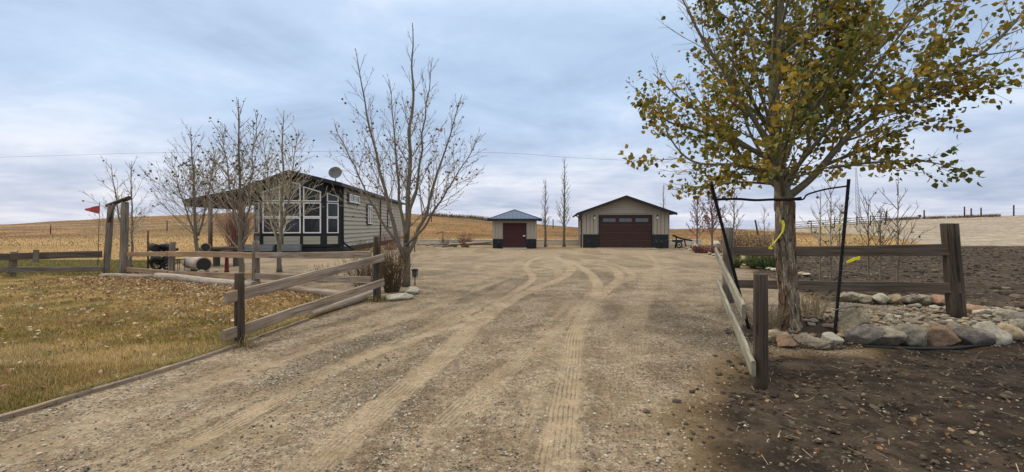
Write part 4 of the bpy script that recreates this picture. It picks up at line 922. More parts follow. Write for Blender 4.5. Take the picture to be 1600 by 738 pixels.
# stakes and straps
def stake(a, b, r, label):
    mb = MB(); a = Vector(a); b = Vector(b); d = (b-a).normalized(); rt = thing('tree_stake', a, label, 'stake', 'black stakes holding the big tree')
    s_ = d.orthogonal().normalized(); mb.tube([a, b], r, 6, smooth=False); mb.tube([a + Vector((r*.9, 0, 0)), b + Vector((r*.9, 0, 0))], r*.5, 4, smooth=False)
    for k in range(2, 24): p = a.lerp(b, k/25); mb.tube([p + Vector((0, -r*.9, -.008)), p + Vector((0, -r*1.35, .008))], .009, 5)
    mb.build('rod', M['black'], rt)
sa = (A(1173, 470, 6.9), A(1111, 288, 6.45)); stake(Vector((sa[0].x, 6.9, hz1(sa[0].x, 6.9) - .1)), sa[1], .021, 'leaning rusty black stake left of the flaky trunk')
sb = A(1326, 280, 6.05); p = A(1303, 518, 6.25); stake(Vector((p.x, 6.25, 0)), sb, .02, 'nearly upright black stake right of the trunk by the tan boulder')
def strap(pts, r, label):
    mb = MB(); mb.tube(pts, r, 6); o = mb.build('strap', M['strap'], None, pts[0]); tag(o, label, 'strap', 'straps tying the tree to its stakes')
strap(cr([A(1119, 312, 6.5), A(1150, 311, 6.5), A(1180, 313, 6.55), A(1207, 312, 6.6), (4.02, 6.56, 1.99), (4.12, 6.555, 2.0), (4.25, 6.6, 2.02), (4.29, 6.75, 2.02), (4.2, 6.9, 2.02)], 4), .02, 'thick black strap from the left stake round the trunk')
strap(cr([(4.26, 6.8, 2.0), (4.3, 6.62, 2.0), A(1262, 304, 6.4), A(1290, 296, 6.2), A(1324, 291, 6.07)], 4), .012, 'thin black strap from the trunk up to the right stake')

# --- bare trees
def bare_tree(name, label, x, y, H, r, seed, spread, nl=26, ang=48, leaves=0, pal='dark', lsize=.07, group=None, t0=.22, detail=1, zr=None, lean=(0, 0), bark='bark_grey', tb=1.5, twig='twig', dens=1, upc=.26, tw=1, stems=None, cat='tree', thin=1):
    root = thing(name, G(x, y), label, cat, group); T_ = Tree(seed); rg = T_.rg; g = hz1(x, y)
    for (lx, ly, hh, rr_, zs) in (stems or [(lean[0], lean[1], H, r, -.05)]):
        n_ = 12; P_ = [np.array([x, y, g + zs])]
        for i in range(1, n_+1):
            t = i/n_; P_.append(np.array([x + lx*t**.8 + rg.normal(0, .012*H/4), y + ly*t + rg.normal(0, .012*H/4), g + max(zs, 0) + (hh - max(zs, 0))*t]))
        P_ = cr(P_, 2); m = len(P_); T_.tr.tube(P_, [rr_*(1.25 if i == 0 else 1)*(1 - .93*(i/(m-1))**.85) + .003 for i in range(m)], 9 if rr_ > .04 else 6, ridge=.04, seed=seed)
        l1 = dict(sides=5 if detail > .5 else 4, tip=True, n=int(nl), t0=t0, t1=.96, ang=ang, av=7, len=spread, prof=lambda t: max(.18, 1.05 - .85*t), rr=.42*thin, rmin=.011*tw, rend=.004*tw, up=upc, wob=.09, seg=.2)
        l2 = dict(sides=4 if detail > .5 else 3, tip=True, n=4.6*dens, t0=.15, ang=38, ratio=.46, rr=.55, rmin=.0065*tw, rend=.004*tw, up=.3, wob=.12, seg=.2)
        l3 = dict(sides=3, tip=True, n=5.8*dens, t0=.2, ang=34, ratio=.42, rr=.5, rmin=.0048*tw, rend=.003*tw, up=.3, wob=.14, seg=.2)
        T_.kids(P_, hh, rr_, .004, 0, [l1, l2, l3] if detail > .3 else [l1, l2])
    T_.tr.build('trunk', M[bark], root); T_.br.build('branches', M[twig], root)
    if leaves: leaves_from(T_, leaves, lsize, pal, root, zr=zr, tipbias=tb, droop=-.3)
    return root
# the tall one at the left corner, several stems from the base
bare_tree('bare_tree', 'tall nearly bare many-stemmed tree beside the solar lantern at the left driveway corner', -2.82, 11.9, 7.2, .10, 21, 1.7, 24, 44, 650, 'orange', .062, t0=.2, zr=(1.2, 5.0), lean=(.12, .2), tb=.4,
          stems=[(.15, .2, 7.1, .095, -.05), (-1.35, -.1, 6.3, .06, .7), (1.45, .3, 5.2, .055, .8), (-2.0, .3, 4.4, .04, .9), (-.6, .6, 5.7, .045, 1.2), (.8, -.5, 5.9, .045, 1.3), (2.0, -.3, 4.0, .035, 1.1)], dens=1.15, upc=.34, tw=.72)
bare_tree('bare_tree', 'bare tree with dark seed-like leaves in front of the house picture windows', -8.2, 15.8, 5.7, .09, 22, 1.9, 30, 50, 260, 'dark', .085, t0=.14, tb=3, lean=(.15, 0), zr=(3.0, 6), twig='twigpale', stems=[(.15, 0, 5.7, .085, -.05), (-.7, .2, 4.9, .04, .9), (.75, -.2, 5.0, .04, 1.1)])
bare_tree('bare_tree', 'bare tree left of the house front with its trunk behind the tan rail', -8.05, 13.35, 5.3, .085, 23, 1.8, 30, 48, 300, 'dark', .075, t0=.16, tb=3, lean=(-.1, 0), zr=(2.8, 6), stems=[(-.1, 0, 5.4, .08, -.05), (-.75, .2, 4.6, .04, 1.0), (.6, -.2, 4.9, .04, .9)])
bare_tree('bare_tree', 'bare tree with clumps of dark leaves in front of the porch post', -13.6, 19.4, 5.9, .10, 24, 2.6, 30, 52, 360, 'dark', .10, t0=.16, tb=2.5, lean=(-.3, 0), zr=(3, 6), stems=[(-.3, 0, 5.9, .09, -.05), (-1.3, .2, 4.6, .045, 1.0), (.9, -.2, 4.9, .045, 1.2)])
bare_tree('bare_tree', 'small bare tree leaning left behind the arbor', -13.9, 16.3, 3.9, .05, 25, 1.9, 18, 50, 30, 'orange', .08, t0=.15, lean=(-.7, 0), bark='bark_grey', twig='twigpale')
bare_tree('bare_tree', 'small upright bare tree rising behind the right arbor post', -14.6, 17.2, 4.1, .05, 26, 1.8, 18, 46, 25, 'dark', .08, t0=.2)
FT = 'slim bare trees behind the yard'
bare_tree('bare_tree', 'shorter slim bare tree standing beside the small shed', 2.6, 35.0, 5.3, .10, 27, 1.3, 34, 34, 0, group=FT, detail=.8, upc=.25, t0=.2, tw=1.9)
bare_tree('bare_tree', 'taller slim bare tree between the small shed and the garage', 4.1, 35.2, 7.0, .12, 28, 1.5, 40, 34, 0, group=FT, detail=.8, upc=.25, t0=.18, tw=1.9)
bare_tree('bare_tree', 'slim bare tree showing above the right end of the garage roof', 14.2, 42, 5.6, .09, 29, 1.2, 24, 30, 0, group=FT, detail=.4, upc=.25, tw=2)
RT = 'ornamental trees right of the garage'
bare_tree('ornamental_tree', 'pinkish bare ornamental tree nearest the garage', 12.2, 29.5, 3.6, .07, 30, 1.7, 26, 42, 500, 'rust', .06, group=RT, twig='twigred', t0=.2, detail=.8, tw=1.7)
bare_tree('ornamental_tree', 'reddish bushy ornamental tree left of the leaning stake', 11.6, 26.0, 4.1, .08, 31, 1.8, 34, 42, 1100, 'rust', .06, group=RT, twig='twigred', t0=.2, detail=.8, tw=1.7)
bare_tree('ornamental_tree', 'bare dark ornamental tree behind the left fence wing post', 11.3, 22.8, 3.6, .07, 32, 1.6, 20, 46, 60, 'dark', .06, group=RT, t0=.25, detail=.8, tw=1.6)
bare_tree('ornamental_tree', 'small bare sapling between the ornamental trees and the flaky trunk', 12.1, 21.5, 2.6, .04, 33, 1.0, 14, 42, 20, 'dark', .06, group=RT, t0=.2, detail=.6)
SG = 'bare saplings behind the dark fence'
for i, (px_, py_, Y, H, sd_, lb, pale_) in enumerate([(1282, 440, 12.5, 2.6, 41, 'pale-barked sapling behind the rails right of the flaky trunk', 1), (1298, 436, 12.9, 2.9, 42, 'thin dark sapling beside the pale-barked one', 0), (1312, 438, 12.0, 2.2, 43, 'short sapling hidden by the right stake', 1),
        (1357, 425, 12.6, 2.5, 44, 'twiggy sapling with yellow tape right of the stake', 0), (1376, 430, 12.2, 2.1, 45, 'small twiggy sapling right of the taped one', 0), (1403, 433, 11.6, 2.7, 46, 'rightmost slender sapling nearest the thick post', 0)]):
    X = (px_-800)/700*Y; bare_tree('sapling', lb, X, Y, H, .028, sd_, 1.5, 14, 46, 14, 'dark', .07, group=SG, t0=.15, detail=.6, twig='twigpale' if pale_ else 'twigbrown', bark='bark_grey', dens=.7)
def ribbon(a, b, w_, label):
    a = Vector(a); b = Vector(b); mb = MB(); mid_ = a.lerp(b, .5) + Vector((0, -.03, .02)); s_ = Vector((0, 0, w_/2))
    for p, q_ in ((a, mid_), (mid_, b)): mb.poly([p - s_*.6, q_ - s_, q_ + s_, p + s_*.6], (0, .006, 0))
    o = mb.build('tape_flag', M['tape'], None, a); tag(o, label, 'tape', 'yellow marking tapes on the young trees')
ribbon(A(1323, 410, 9.8), A(1344, 403, 9.7), .08, 'bright yellow tape fluttering under the top rail right of the stake')
ribbon(A(1285, 362, 12.4), A(1287, 352, 12.4), .1, 'yellow tape tied to the pale-barked sapling'); ribbon(A(1367, 374, 12.5), A(1364, 366, 12.5), .12, 'yellow tape tied to the twiggy sapling right of the stake'); ribbon(A(1311, 354, 12), A(1314, 347, 12), .1, 'yellow tape beside the right stake')

# --- shrubs
def shrub(name, label, x, y, w_, h, n, seed, twig='twigbrown', leaves=0, pal='orange', group=None, wy=None, lsize=.04, r=.006):
    root = thing(name, G(x, y), label, 'shrub', group); T_ = Tree(seed); rg = T_.rg; wy = wy or w_
    for i in range(n):
        a = rg.uniform(0, 6.28); rr_ = math.sqrt(rg.random())*.35; bx, by = x + math.cos(a)*rr_*w_, y + math.sin(a)*rr_*wy; d = np.array([math.cos(a)*w_*.7*rr_*2.2, math.sin(a)*wy*.7*rr_*2.2, h*rg.uniform(.7, 1.1)])
        T_.add(np.array([bx, by, hz1(bx, by) - .02]), d, h*rg.uniform(.6, 1.12), r, .0025, 0, [dict(sides=3, tip=True, up=.1, wob=.25, seg=.15), dict(sides=3, tip=True, n=3.5/max(h, .3)*h, t0=.3, ang=30, ratio=.4, rr=.6, rmin=.003, up=.3, wob=.2, seg=.12)])
    T_.br.build('stems', M[twig], root)
    if leaves: leaves_from(T_, leaves, lsize, pal, root, droop=0)
    return root
shrub('shrub', 'dense leafless brown shrub around the foot of the tall bare tree', -2.95, 11.0, .48, 1.1, 150, 51, leaves=260, r=.007)
shrub('shrub', 'second leafless brown shrub right behind the fence corner post', -3.35, 10.6, .5, .95, 70, 52)
shrub('shrub', 'low leafless shrub behind the rails left of the corner post', -4.0, 12.2, .9, .85, 100, 53, leaves=60)
shrub('shrub', 'thin low twiggy shrub in front of the house skirting', -5.3, 12.8, .7, .6, 50, 54)
shrub('shrub', 'red-stemmed shrub against the near end of the house side wall', -8.4, 31, 1.2, 1.3, 120, 55, 'twigred')
shrub('shrub', 'dark brown shrub by the house corner skirting', -9.2, 27.5, 1.1, .8, 90, 56, 'twigbrown', 120)
shrub('shrub', 'tall dark red-stemmed shrub between the porch and the picture windows', -15.6, 25.4, .8, 3.0, 120, 57, 'twigred', r=.012)
shrub('shrub', 'round dark red shrub in front of the pale wall beside the small shed', -3.6, 34.5, .9, 1.0, 120, 58, 'twigred', 300, 'rust', lsize=.07)
shrub('shrub', 'small brown shrub left of the round dark red shrub', -5.2, 34.6, .6, .8, 70, 59, 'twigbrown')
shrub('shrub', 'tiny green-brown shrub between the two shrubs by the pale wall', -4.4, 34.6, .4, .6, 40, 60, 'twigbrown', 80, 'juniper', lsize=.06)
shrub('shrub', 'low rust-red shrub at the gravel edge right of the garage', 11.4, 27.0, .95, .55, 120, 61, 'twigred', 900, 'rust', lsize=.06)
shrub('shrub', 'second low rust-red shrub nearer the driveway', 11.6, 25.2, .8, .5, 90, 62, 'twigred', 600, 'rust', lsize=.06)
shrub('ornamental_grass', 'tall tan grass clump beside the rust-red shrubs', 10.6, 21.6, .8, 1.3, 260, 63, 'twigbrown', 500, 'straw', r=.006, lsize=.09)
shrub('ornamental_grass', 'orange-tan grass clump behind the fence left of the flaky trunk', 10.9, 19.6, 1.2, 1.35, 240, 64, 'twigbrown', 500, 'straw', r=.006, lsize=.09)
shrub('juniper', 'low green spreading juniper under the dark top rail', 9.5, 17.0, .95, .5, 140, 65, 'twigbrown', 2600, 'juniper', lsize=.06)
shrub('juniper', 'smaller dark green juniper left of the spreading one', 8.6, 17.4, .5, .45, 70, 66, 'twigbrown', 1100, 'juniper', lsize=.06)
shrub('juniper', 'yellowish juniper tuft right beside the flaky trunk', 10.5, 17.3, .4, .4, 60, 67, 'twigbrown', 600, 'straw', lsize=.05)
shrub('grass_clump', 'wispy dry grass clump at the left foot of the flaky trunk', 3.85, 6.75, .32, .42, 110, 68, 'twigdry', r=.0018)
shrub('grass_clump', 'wispy dry grass clump at the right foot of the flaky trunk', 4.62, 6.9, .3, .42, 100, 69, 'twigdry', r=.0018)

# ------------------------------------------------------------------ house
HC = Vector((-10.3, 27.1, 0)); hl = Vector((-.9971, -.0758, 0)); hd = Vector((-.0758, .9971, 0)); up = Vector((0, 0, 1))
def H(s_, d_, z): return HC + hl*s_ + hd*d_ + up*z
house = thing('house', HC, 'grey-sided house with black trim, a peaked window wall and a porch roof', 'house')
def quadbox(mb, a, b, z0, z1, n, thk):
    """upright slab from plan point a to b between heights, thickened outwards along n"""
    n = Vector(n)*thk; a = Vector(a); b = Vector(b)
    mb.poly([Vector((a.x, a.y, z0)), Vector((b.x, b.y, z0)), Vector((b.x, b.y, z1)), Vector((a.x, a.y, z1))], n)
def laps(mb, a, b, z0, z1, n, step=.215, thk=.022):
    a = Vector(a); b = Vector(b); n = Vector(n); z = z0
    while z < z1 - .01:
        zt = min(z + step, z1); A0 = Vector((a.x, a.y, z)) + n*thk; B0 = Vector((b.x, b.y, z)) + n*thk; A1 = Vector((a.x, a.y, zt)) + n*.003; B1 = Vector((b.x, b.y, zt)) + n*.003
        A2 = Vector((a.x, a.y, z)); B2 = Vector((b.x, b.y, z)); mb.add([A0, B0, B1, A1, A2, B2], [(0, 1, 2, 3), (4, 5, 1, 0)]); z = zt
out_r = -hl   # outward normal of the long right side
WL = 21.5
mb = MB()
mb.poly([H(0, 0, .36), H(0, WL, .36), H(0, WL, 3.98), H(0, 0, 3.98)], hl*.1)
mb.poly([H(5.1, 0, .36), H(5.1, WL, .36), H(5.1, WL, 3.6), H(5.1, 0, 3.6)], -hl*.1)
mb.poly([H(0, WL, .36), H(5.1, WL, .36), H(5.1, WL, 3.7), H(2.55, WL, 4.55), H(0, WL, 3.98)], -hd*.1)
laps(mb, H(-.001, .12, 0), H(-.001, WL, 0), .36, 3.96, out_r, .27, .07); mb.build('wall', M['siding'], house)
# bay front wall
bf0, bf1 = .75, 4.35
def ridge_z(s_): return 4.62 - .235*(2.55 - s_) if s_ < 2.55 else 4.62 - .40*(s_ - 2.55)
mb = MB(); bp = [(0, 0), (bf0, -.8), (bf1, -.8), (5.1, 0)]
mb.poly([H(bf0, -.8, .4), H(2.55, -.8, .4), H(2.55, -.8, ridge_z(2.55)), H(bf0, -.8, ridge_z(bf0))], hd*.1)
mb.poly([H(2.551, -.8, .4), H(bf1, -.8, .4), H(bf1, -.8, ridge_z(bf1)), H(2.551, -.8, ridge_z(2.55))], hd*.1)
mb.poly([H(0, 0, .4), H(bf0, -.8, .4), H(bf0, -.8, ridge_z(bf0)), H(0, 0, ridge_z(0))], hd*.12)
mb.poly([H(bf1, -.8, .4), H(5.1, 0, .4), H(5.1, 0, ridge_z(5.1)), H(bf1, -.8, ridge_z(bf1))], hd*.12)
mb.build('window_wall', M['trimblack'], house)
# siding panels under the windows
def panel_on(mb, a, b, z0, z1, off=.012, thk=.02, lap=True):
    n = (Vector(b) - Vector(a)).cross(up).normalized()
    if n.y > 0: n = -n
    if lap: laps(mb, Vector(a) + n*off, Vector(b) + n*off, z0, z1, n, .19, .02)
    else: quadbox(mb, Vector(a) + n*off, Vector(b) + n*off, z0, z1, n, thk)
mb = MB()
fr = lambda s_: H(s_, -.8, 0)
for s0, s1 in ((.98, 1.95), (2.13, 3.06), (3.24, 4.18)): panel_on(mb, fr(s0), fr(s1), .56, 1.02)
ra = lambda t_: H(bf0*t_, -.8*t_, 0); lf_ = lambda t_: H(5.1 - (5.1-bf1)*t_, -.8*t_, 0)
panel_on(mb, ra(.24), ra(.86), .56, 1.02); panel_on(mb, lf_(.9), lf_(.2), .56, 1.02); mb.build('siding_panel', M['siding'], house)
mb = MB(); z0 = -.05
for a, b in ((H(0, WL, 0), H(0, 0, 0)), (H(0, 0, 0), H(bf0, -.8, 0)), (H(bf0, -.8, 0), H(bf1, -.8, 0)), (H(bf1, -.8, 0), H(5.1, 0, 0)), (H(5.1, 0, 0), H(5.1, WL, 0))):
    n = (b-a).cross(up).normalized(); quadbox(mb, a - n*.0, b, -.1, .355, n, -.04)
mb.build('skirting', M['trimblack'], house)
def window(pts_fn, cols_, par, n, fw=.066, glass='glass', bars=()):
    """pts_fn(x,z)->world on the wall plane; cols_ is a list of polygons in (x,z)"""
    for poly in cols_:
        cx_ = sum(p[0] for p in poly)/len(poly); cz_ = sum(p[1] for p in poly)/len(poly)
        mb = MB(); m = len(poly)
        # frame: ring of bars
        inner = []
        for i in range(m):
            p0 = Vector(poly[i-1]); p1 = Vector(poly[i]); p2 = Vector(poly[(i+1) % m]); e1 = (p1-p0).normalized(); e2 = (p2-p1).normalized(); n1 = Vector((-e1.y, e1.x)); n2 = Vector((-e2.y, e2.x)); b_ = (n1+n2).normalized(); k_ = fw/max(.3, b_.dot(n1)); q_ = p1 + b_*k_
            inner.append(q_)
        for i in range(m):
            j = (i+1) % m; quad = [poly[i], poly[j], tuple(inner[j]), tuple(inner[i])]; mb.poly([pts_fn(*q_) + n*.012 for q_ in quad], n*.055)
        f_ = mb.build('window', M['white'], par); mb = MB(); mb.poly([pts_fn(*q_) + n*.014 for q_ in inner], n*.012); mb.build('pane', M[glass], f_)
nf = -hd
fp = lambda s_, z: H(s_, -.8, z)
# polygons counter-clockwise in (s,z) seen with s increasing to the left: orient so inner offset goes inwards
def ccw(p):
    a = sum(p[i][0]*p[(i+1) % len(p)][1] - p[(i+1) % len(p)][0]*p[i][1] for i in range(len(p))); return p if a > 0 else p[::-1]
def colset(s0, s1, tops):
    o = [[(s0, 1.20), (s1, 1.20), (s1, 2.12), (s0, 2.12)], [(s0, 2.14), (s1, 2.14), (s1, 3.0), (s0, 3.0)], [(s0, 3.06), (s1, 3.06)] + tops]; return [ccw(p) for p in o]
window(fp, colset(.93, 1.94, [(1.94, 3.95), (.93, 3.64)]), house, nf)
window(fp, colset(2.08, 3.08, [(3.08, 4.0), (2.58, 4.2), (2.08, 4.08)]), house, nf)
window(fp, colset(3.23, 4.22, [(4.22, 3.62), (3.23, 3.95)]), house, nf)
ndr = Vector((hl*-.8 + hd*-.75)).normalized(); rp = lambda t_, z: H(bf0*t_, -.8*t_, z); lp = lambda t_, z: H(5.1 - (5.1-bf1)*t_, -.8*t_, z); ndl = Vector((hl*.8 + hd*-.75)).normalized()
window(rp, [ccw([(.22, 1.2), (.88, 1.2), (.88, 2.12), (.22, 2.12)]), ccw([(.22, 2.14), (.88, 2.14), (.88, 3.0), (.22, 3.0)]), ccw([(.22, 3.06), (.88, 3.06), (.88, 3.58), (.22, 3.40)])], house, ndr, .05)
window(lp, [ccw([(.2, 1.2), (.88, 1.2), (.88, 2.12), (.2, 2.12)]), ccw([(.2, 2.14), (.88, 2.14), (.88, 3.0), (.2, 3.0)])], house, ndl, .05)
sp = lambda d_, z: H(-.02, d_, z)
SWO = 0
def side_win(d0, d1, z0, z1, glass='glassb'):
    mb = MB(); mb.poly([H(-.023, d0-.22, z0-.1), H(-.023, d1+.25, z0-.1), H(-.023, d1+.25, z1+.1), H(-.023, d0-.22, z1+.1)], out_r*.07); mb.build('window_trim', M['trimblack'], house)
    window(lambda d_, z: H(-.095, d_, z), [ccw([(d0, z0), ((d0+d1)/2, z0), ((d0+d1)/2, z1), (d0, z1)]), ccw([((d0+d1)/2+.03, z0), (d1, z0), (d1, z1), ((d0+d1)/2+.03, z1)])] , house, out_r, .07, glass)
side_win(1.2, 3.5, 3.14, 3.66); side_win(6.0, 7.2, 1.8, 3.15); side_win(13.6, 15.4, 1.6, 3.1)
mb = MB(); mb.tube([H(-.1, 10.4, .3), H(-.1, 10.4, 3.9)], .05, 8); mb.build('downpipe', M['trimblack'], house); mb = MB(); mb.tube([H(-.06, .06, 3.9), H(-.06, .06, .75), H(-.1, .2, .55), H(-.5, .9, .12)], .055, 8); mb.build('downpipe', M['trimblack'], house)
mb = MB(); quadbox(mb, H(-.03, 0, 0), H(-.03, .14, 0), .36, 3.96, out_r, .06); mb.build('corner_trim', M['trimblack'], house)
# roof: main gable with the front overhang following ridge
RB = WL + .4
def slab(mb, P4, th=.16):
    mb.poly(P4, (0, 0, -th))
mb = MB(); fo = -1.35
slab(mb, [H(-.35, fo, 4.13), H(2.55, fo, 4.82), H(2.55, RB, 4.82), H(-.35, RB, 4.13)])
slab(mb, [H(2.552, fo, 4.82), H(5.0, fo, 3.86), H(5.0, RB, 3.86), H(2.552, RB, 4.82)]); rf = mb.build('roof', M['roofdark'], house)
mb = MB()
mb.poly([H(-.37, fo-.03, 4.13), H(2.55, fo-.03, 4.83), H(2.55, fo-.03, 4.6), H(-.37, fo-.03, 3.92)], hd*.028); mb.poly([H(2.55, fo-.03, 4.83), H(5.02, fo-.03, 3.87), H(5.02, fo-.03, 3.64), H(2.55, fo-.03, 4.6)], hd*.028)
mb.poly([H(-.38, fo, 4.12), H(-.38, RB, 4.12), H(-.38, RB, 3.93), H(-.38, fo, 3.93)], hl*.028); mb.build('fascia', M['trimblack'], rf)
mb = MB(); mb.poly([H(-.34, fo+.02, 3.955), H(0.0, fo+.02, 3.99), H(0.0, RB, 3.99), H(-.34, RB, 3.955)], (0, 0, -.02)); mb.build('soffit', M['trimblack'], rf)
mb = MB(); slab(mb, [H(4.99, -1.0, 3.86), H(8.55, -1.0, 3.12), H(8.55, 5.0, 3.12), H(4.99, 5.0, 3.86)], .14)
for k in range(9): mb.poly([H(5.1, -.9+k*.7, 3.70), H(8.45, -.9+k*.7, 3.0), H(8.45, -.9+k*.7, 2.86), H(5.1, -.9+k*.7, 3.56)], hd*.05)
mb.build('porch_roof', M['roofdark'], house)
mb = MB(); mb.board(H(8.4, -.95, 2.84), H(8.4, 5, 2.84), .2, .1); mb.build('porch_beam', M['postdark'], house)
for s_, d_ in ((7.1, -.85), (7.3, 4.8), (8.4, 4.8)):
    mb = MB(); p = H(s_, d_, 0); mb.tube([p, p + up*(3.15 if s_ < 8 else 2.8)], .11, 10, seed=3); mb.build('porch_post', M['post'], house)
mb = MB()
for k in range(2): p = H(5.35 + .28*k, -.7, 0); mb.tube([p, p + up*3.3], .07, 8, seed=k)
mb.build('porch_column', M['rust'], house)
mb = MB()
for k in range(22): mb.board(H(5.3 + k*.145, .2, .3), H(5.3 + k*.145, 5.0, .3), .03, .13, seed=k)
mb.board(H(5.25, .15, .18), H(8.5, .15, .18), .3, .04, seed=5); mb.build('porch_deck', M['raildark'], house)
# galvanised planters below the windows
PG = 'galvanised troughs under the picture windows'
for s0, s1, lb in ((1.75, 3.0, 'ribbed galvanised trough below the middle picture window'), (3.2, 4.9, 'longer ribbed galvanised trough left below the picture windows')):
    rt = thing('metal_trough', H((s0+s1)/2, -1.9, 0), lb, 'trough', PG); mb = MB(); m = 10; prof = []
    for k in range(11): z = .22 + k*.036; prof.append((z, .32 + (.018 if k % 2 else 0)))
    vs = []; cA, cB = H(s0+.3, -1.7, 0), H(s1-.3, -1.7, 0); N_ = 20
    for z, r_ in prof:
        for k in range(N_):
            a = 2*math.pi*k/N_; c_ = cA if (a < math.pi/2 or a >= 3*math.pi/2) else cB; vs.append(c_ - hl*math.cos(a)*r_ - hd*math.sin(a)*r_*-1*.9 + up*z)
    mb.add(vs, [(i*N_+k, i*N_+(k+1) % N_, (i+1)*N_+(k+1) % N_, (i+1)*N_+k) for i in range(10) for k in range(N_)] + [tuple(range(N_))]); mb.build('tub', M['galv'], rt)
    mb = MB(); mb.poly([v - up*.04 for v in vs[-N_:]], (0, 0, -.03)); mb.build('soil', M['dirtmulch'], rt)
    mb = MB(); mb.b2(cB.x - .2, cA.x + .2, cA.y - .2, cA.y + .2, 0, .215); mb.build('stand', M['black'], rt)
# satellite dish
dp = H(.85, 1.6, 4.36); rt = thing('satellite_dish', dp, 'grey satellite dish on the edge of the house roof', 'satellite dish')
mb = MB(); mb.tube([dp - up*.15, dp + up*.3, dp + Vector((.12, -.1, .5))], .03, 6); mb.build('mast', M['dish'], rt)
mb = MB(); cc = dp + Vector((.08, -.25, .62)); nrm_ = Vector((.15, -.9, .35)).normalized(); e1 = nrm_.orthogonal().normalized(); e2 = nrm_.cross(e1); vs = [cc]; 
for ri in range(1, 6):
    for k in range(24): a = 2*math.pi*k/24; r_ = .40*ri/5; vs.append(cc + (e1*math.cos(a) + e2*math.sin(a))*r_ + nrm_*.35*r_*r_*1.6)
fs = [(0, 1+k, 1+(k+1) % 24) for k in range(24)] + [(1+i*24+k, 1+(i+1)*24+k, 1+(i+1)*24+(k+1) % 24, 1+i*24+(k+1) % 24) for i in range(4) for k in range(24)]
nv = len(vs); vs2 = vs + [v - nrm_*.02 for v in vs]; fs2 = fs + [tuple(j+nv for j in f)[::-1] for f in fs]; mb.add(vs2, fs2, smooth=True); mb.build('reflector', M['dish'], rt)
mb = MB(); mb.tube([cc + e1*.3, cc + nrm_*.45], .012, 5); mb.tube([cc + nrm_*.42, cc + nrm_*.52], .035, 8); mb.build('feed_arm', M['dish'], rt)

# ------------------------------------------------------------------ garage
ga = -.104; gX = Vector((.9946, -.1034, 0)); gY = Vector((.1034, .9946, 0)); GO = Vector((5.26, 33.45, 0)); GW, GD = 6.28, 7.2
def GP(x, d_, z): return GO + gX*x + gY*d_ + up*z
garage = thing('garage', GO, 'larger tan garage with a wide maroon door and dark stone base', 'garage')
def gb(mb, x0, x1, d0, d1, z0, z1):
    mb.poly([GP(x0, d0, z0), GP(x1, d0, z0), GP(x1, d1, z0), GP(x0, d1, z0)], (0, 0, z1-z0))
mb = MB(); gb(mb, 0, GW, .02, GD, -.1, 2.6); mb.poly([GP(0, .02, 2.6), GP(GW, .02, 2.6), GP(GW/2, .02, 3.72)], gY*(GD-.02))
x = .15
while x < GW - .1:
    if not (1.1 < x < 5.18): gb(mb, x-.105, x+.105, -.04, .03, 1.02, 2.55)
    x += .27
x = .2
while x < GD: mb.poly([GP(-.02, x, -.05), GP(-.02, x+.035, -.05), GP(-.02, x+.035, 2.5), GP(-.02, x, 2.5)], gX*.02); x += .25
mb.build('wall', M['metaltan'], garage)
mb = MB(); z = 2.66
while z < 3.7:
    w_ = GW/2 * (1 - (z-2.6)/1.12); z2 = min(z+.17, 3.72); w2 = GW/2*(1-(z2-2.6)/1.12)
    mb.add([GP(GW/2-w_, -.03, z), GP(GW/2+w_, -.03, z), GP(GW/2+w2, -.004, z2), GP(GW/2-w2, -.004, z2), GP(GW/2-w_, .02, z), GP(GW/2+w_, .02, z)], [(0, 1, 2, 3), (4, 5, 1, 0)]); z = z2
mb.build('gable', M['sidingtan'], garage)
mb = MB(); gb(mb, -.03, GW+.03, -.05, .018, 2.57, 2.65); 
for x in (-.02, GW-.04): gb(mb, x, x+.06, -.03, .018, 0, 2.56)
mb.build('trim', M['metaltan'], garage)
mb = MB(); ov = .55; e = .42; ez = 2.6 - e*(1.12/(GW/2)); th = .13
mb.poly([GP(-e, -ov, ez+.02), GP(GW/2, -ov, 3.74), GP(GW/2, GD+.4, 3.74), GP(-e, GD+.4, ez+.02)], (0, 0, th)); mb.poly([GP(GW/2+.001, -ov, 3.74), GP(GW+e, -ov, ez+.02), GP(GW+e, GD+.4, ez+.02), GP(GW/2+.001, GD+.4, 3.74)], (0, 0, th)); rf = mb.build('roof', M['roofdark'], garage)
mb = MB(); mb.poly([GP(-e-.02, -ov-.03, ez-.05), GP(GW/2, -ov-.03, 3.67), GP(GW/2, -ov-.03, 3.86), GP(-e-.02, -ov-.03, ez+.14)], gY*.028); mb.poly([GP(GW/2, -ov-.03, 3.67), GP(GW+e+.02, -ov-.03, ez-.05), GP(GW+e+.02, -ov-.03, ez+.14), GP(GW/2, -ov-.03, 3.86)], gY*.028); mb.build('fascia', M['trimblack'], rf)
mb = MB(); mb.tube([GP(-e-.06, -ov, ez), GP(-e-.06, GD, ez)], .07, 8); mb.tube([GP(-e-.06, -.3, ez-.05), GP(-.1, -.1, ez-.35), GP(-.1, -.1, .05)], .045, 8); mb.build('gutter', M['trimblack'], rf)
dx0, dx1, dz = 1.28, 4.98, 2.36
mb = MB(); gb(mb, dx0-.09, dx0, -.05, .018, 0, dz+.09); gb(mb, dx1, dx1+.09, -.05, .018, 0, dz+.09); gb(mb, dx0, dx1, -.05, .018, dz, dz+.09); mb.build('door_frame', M['trimblack'], garage)
mb = MB(); hsec = dz/4
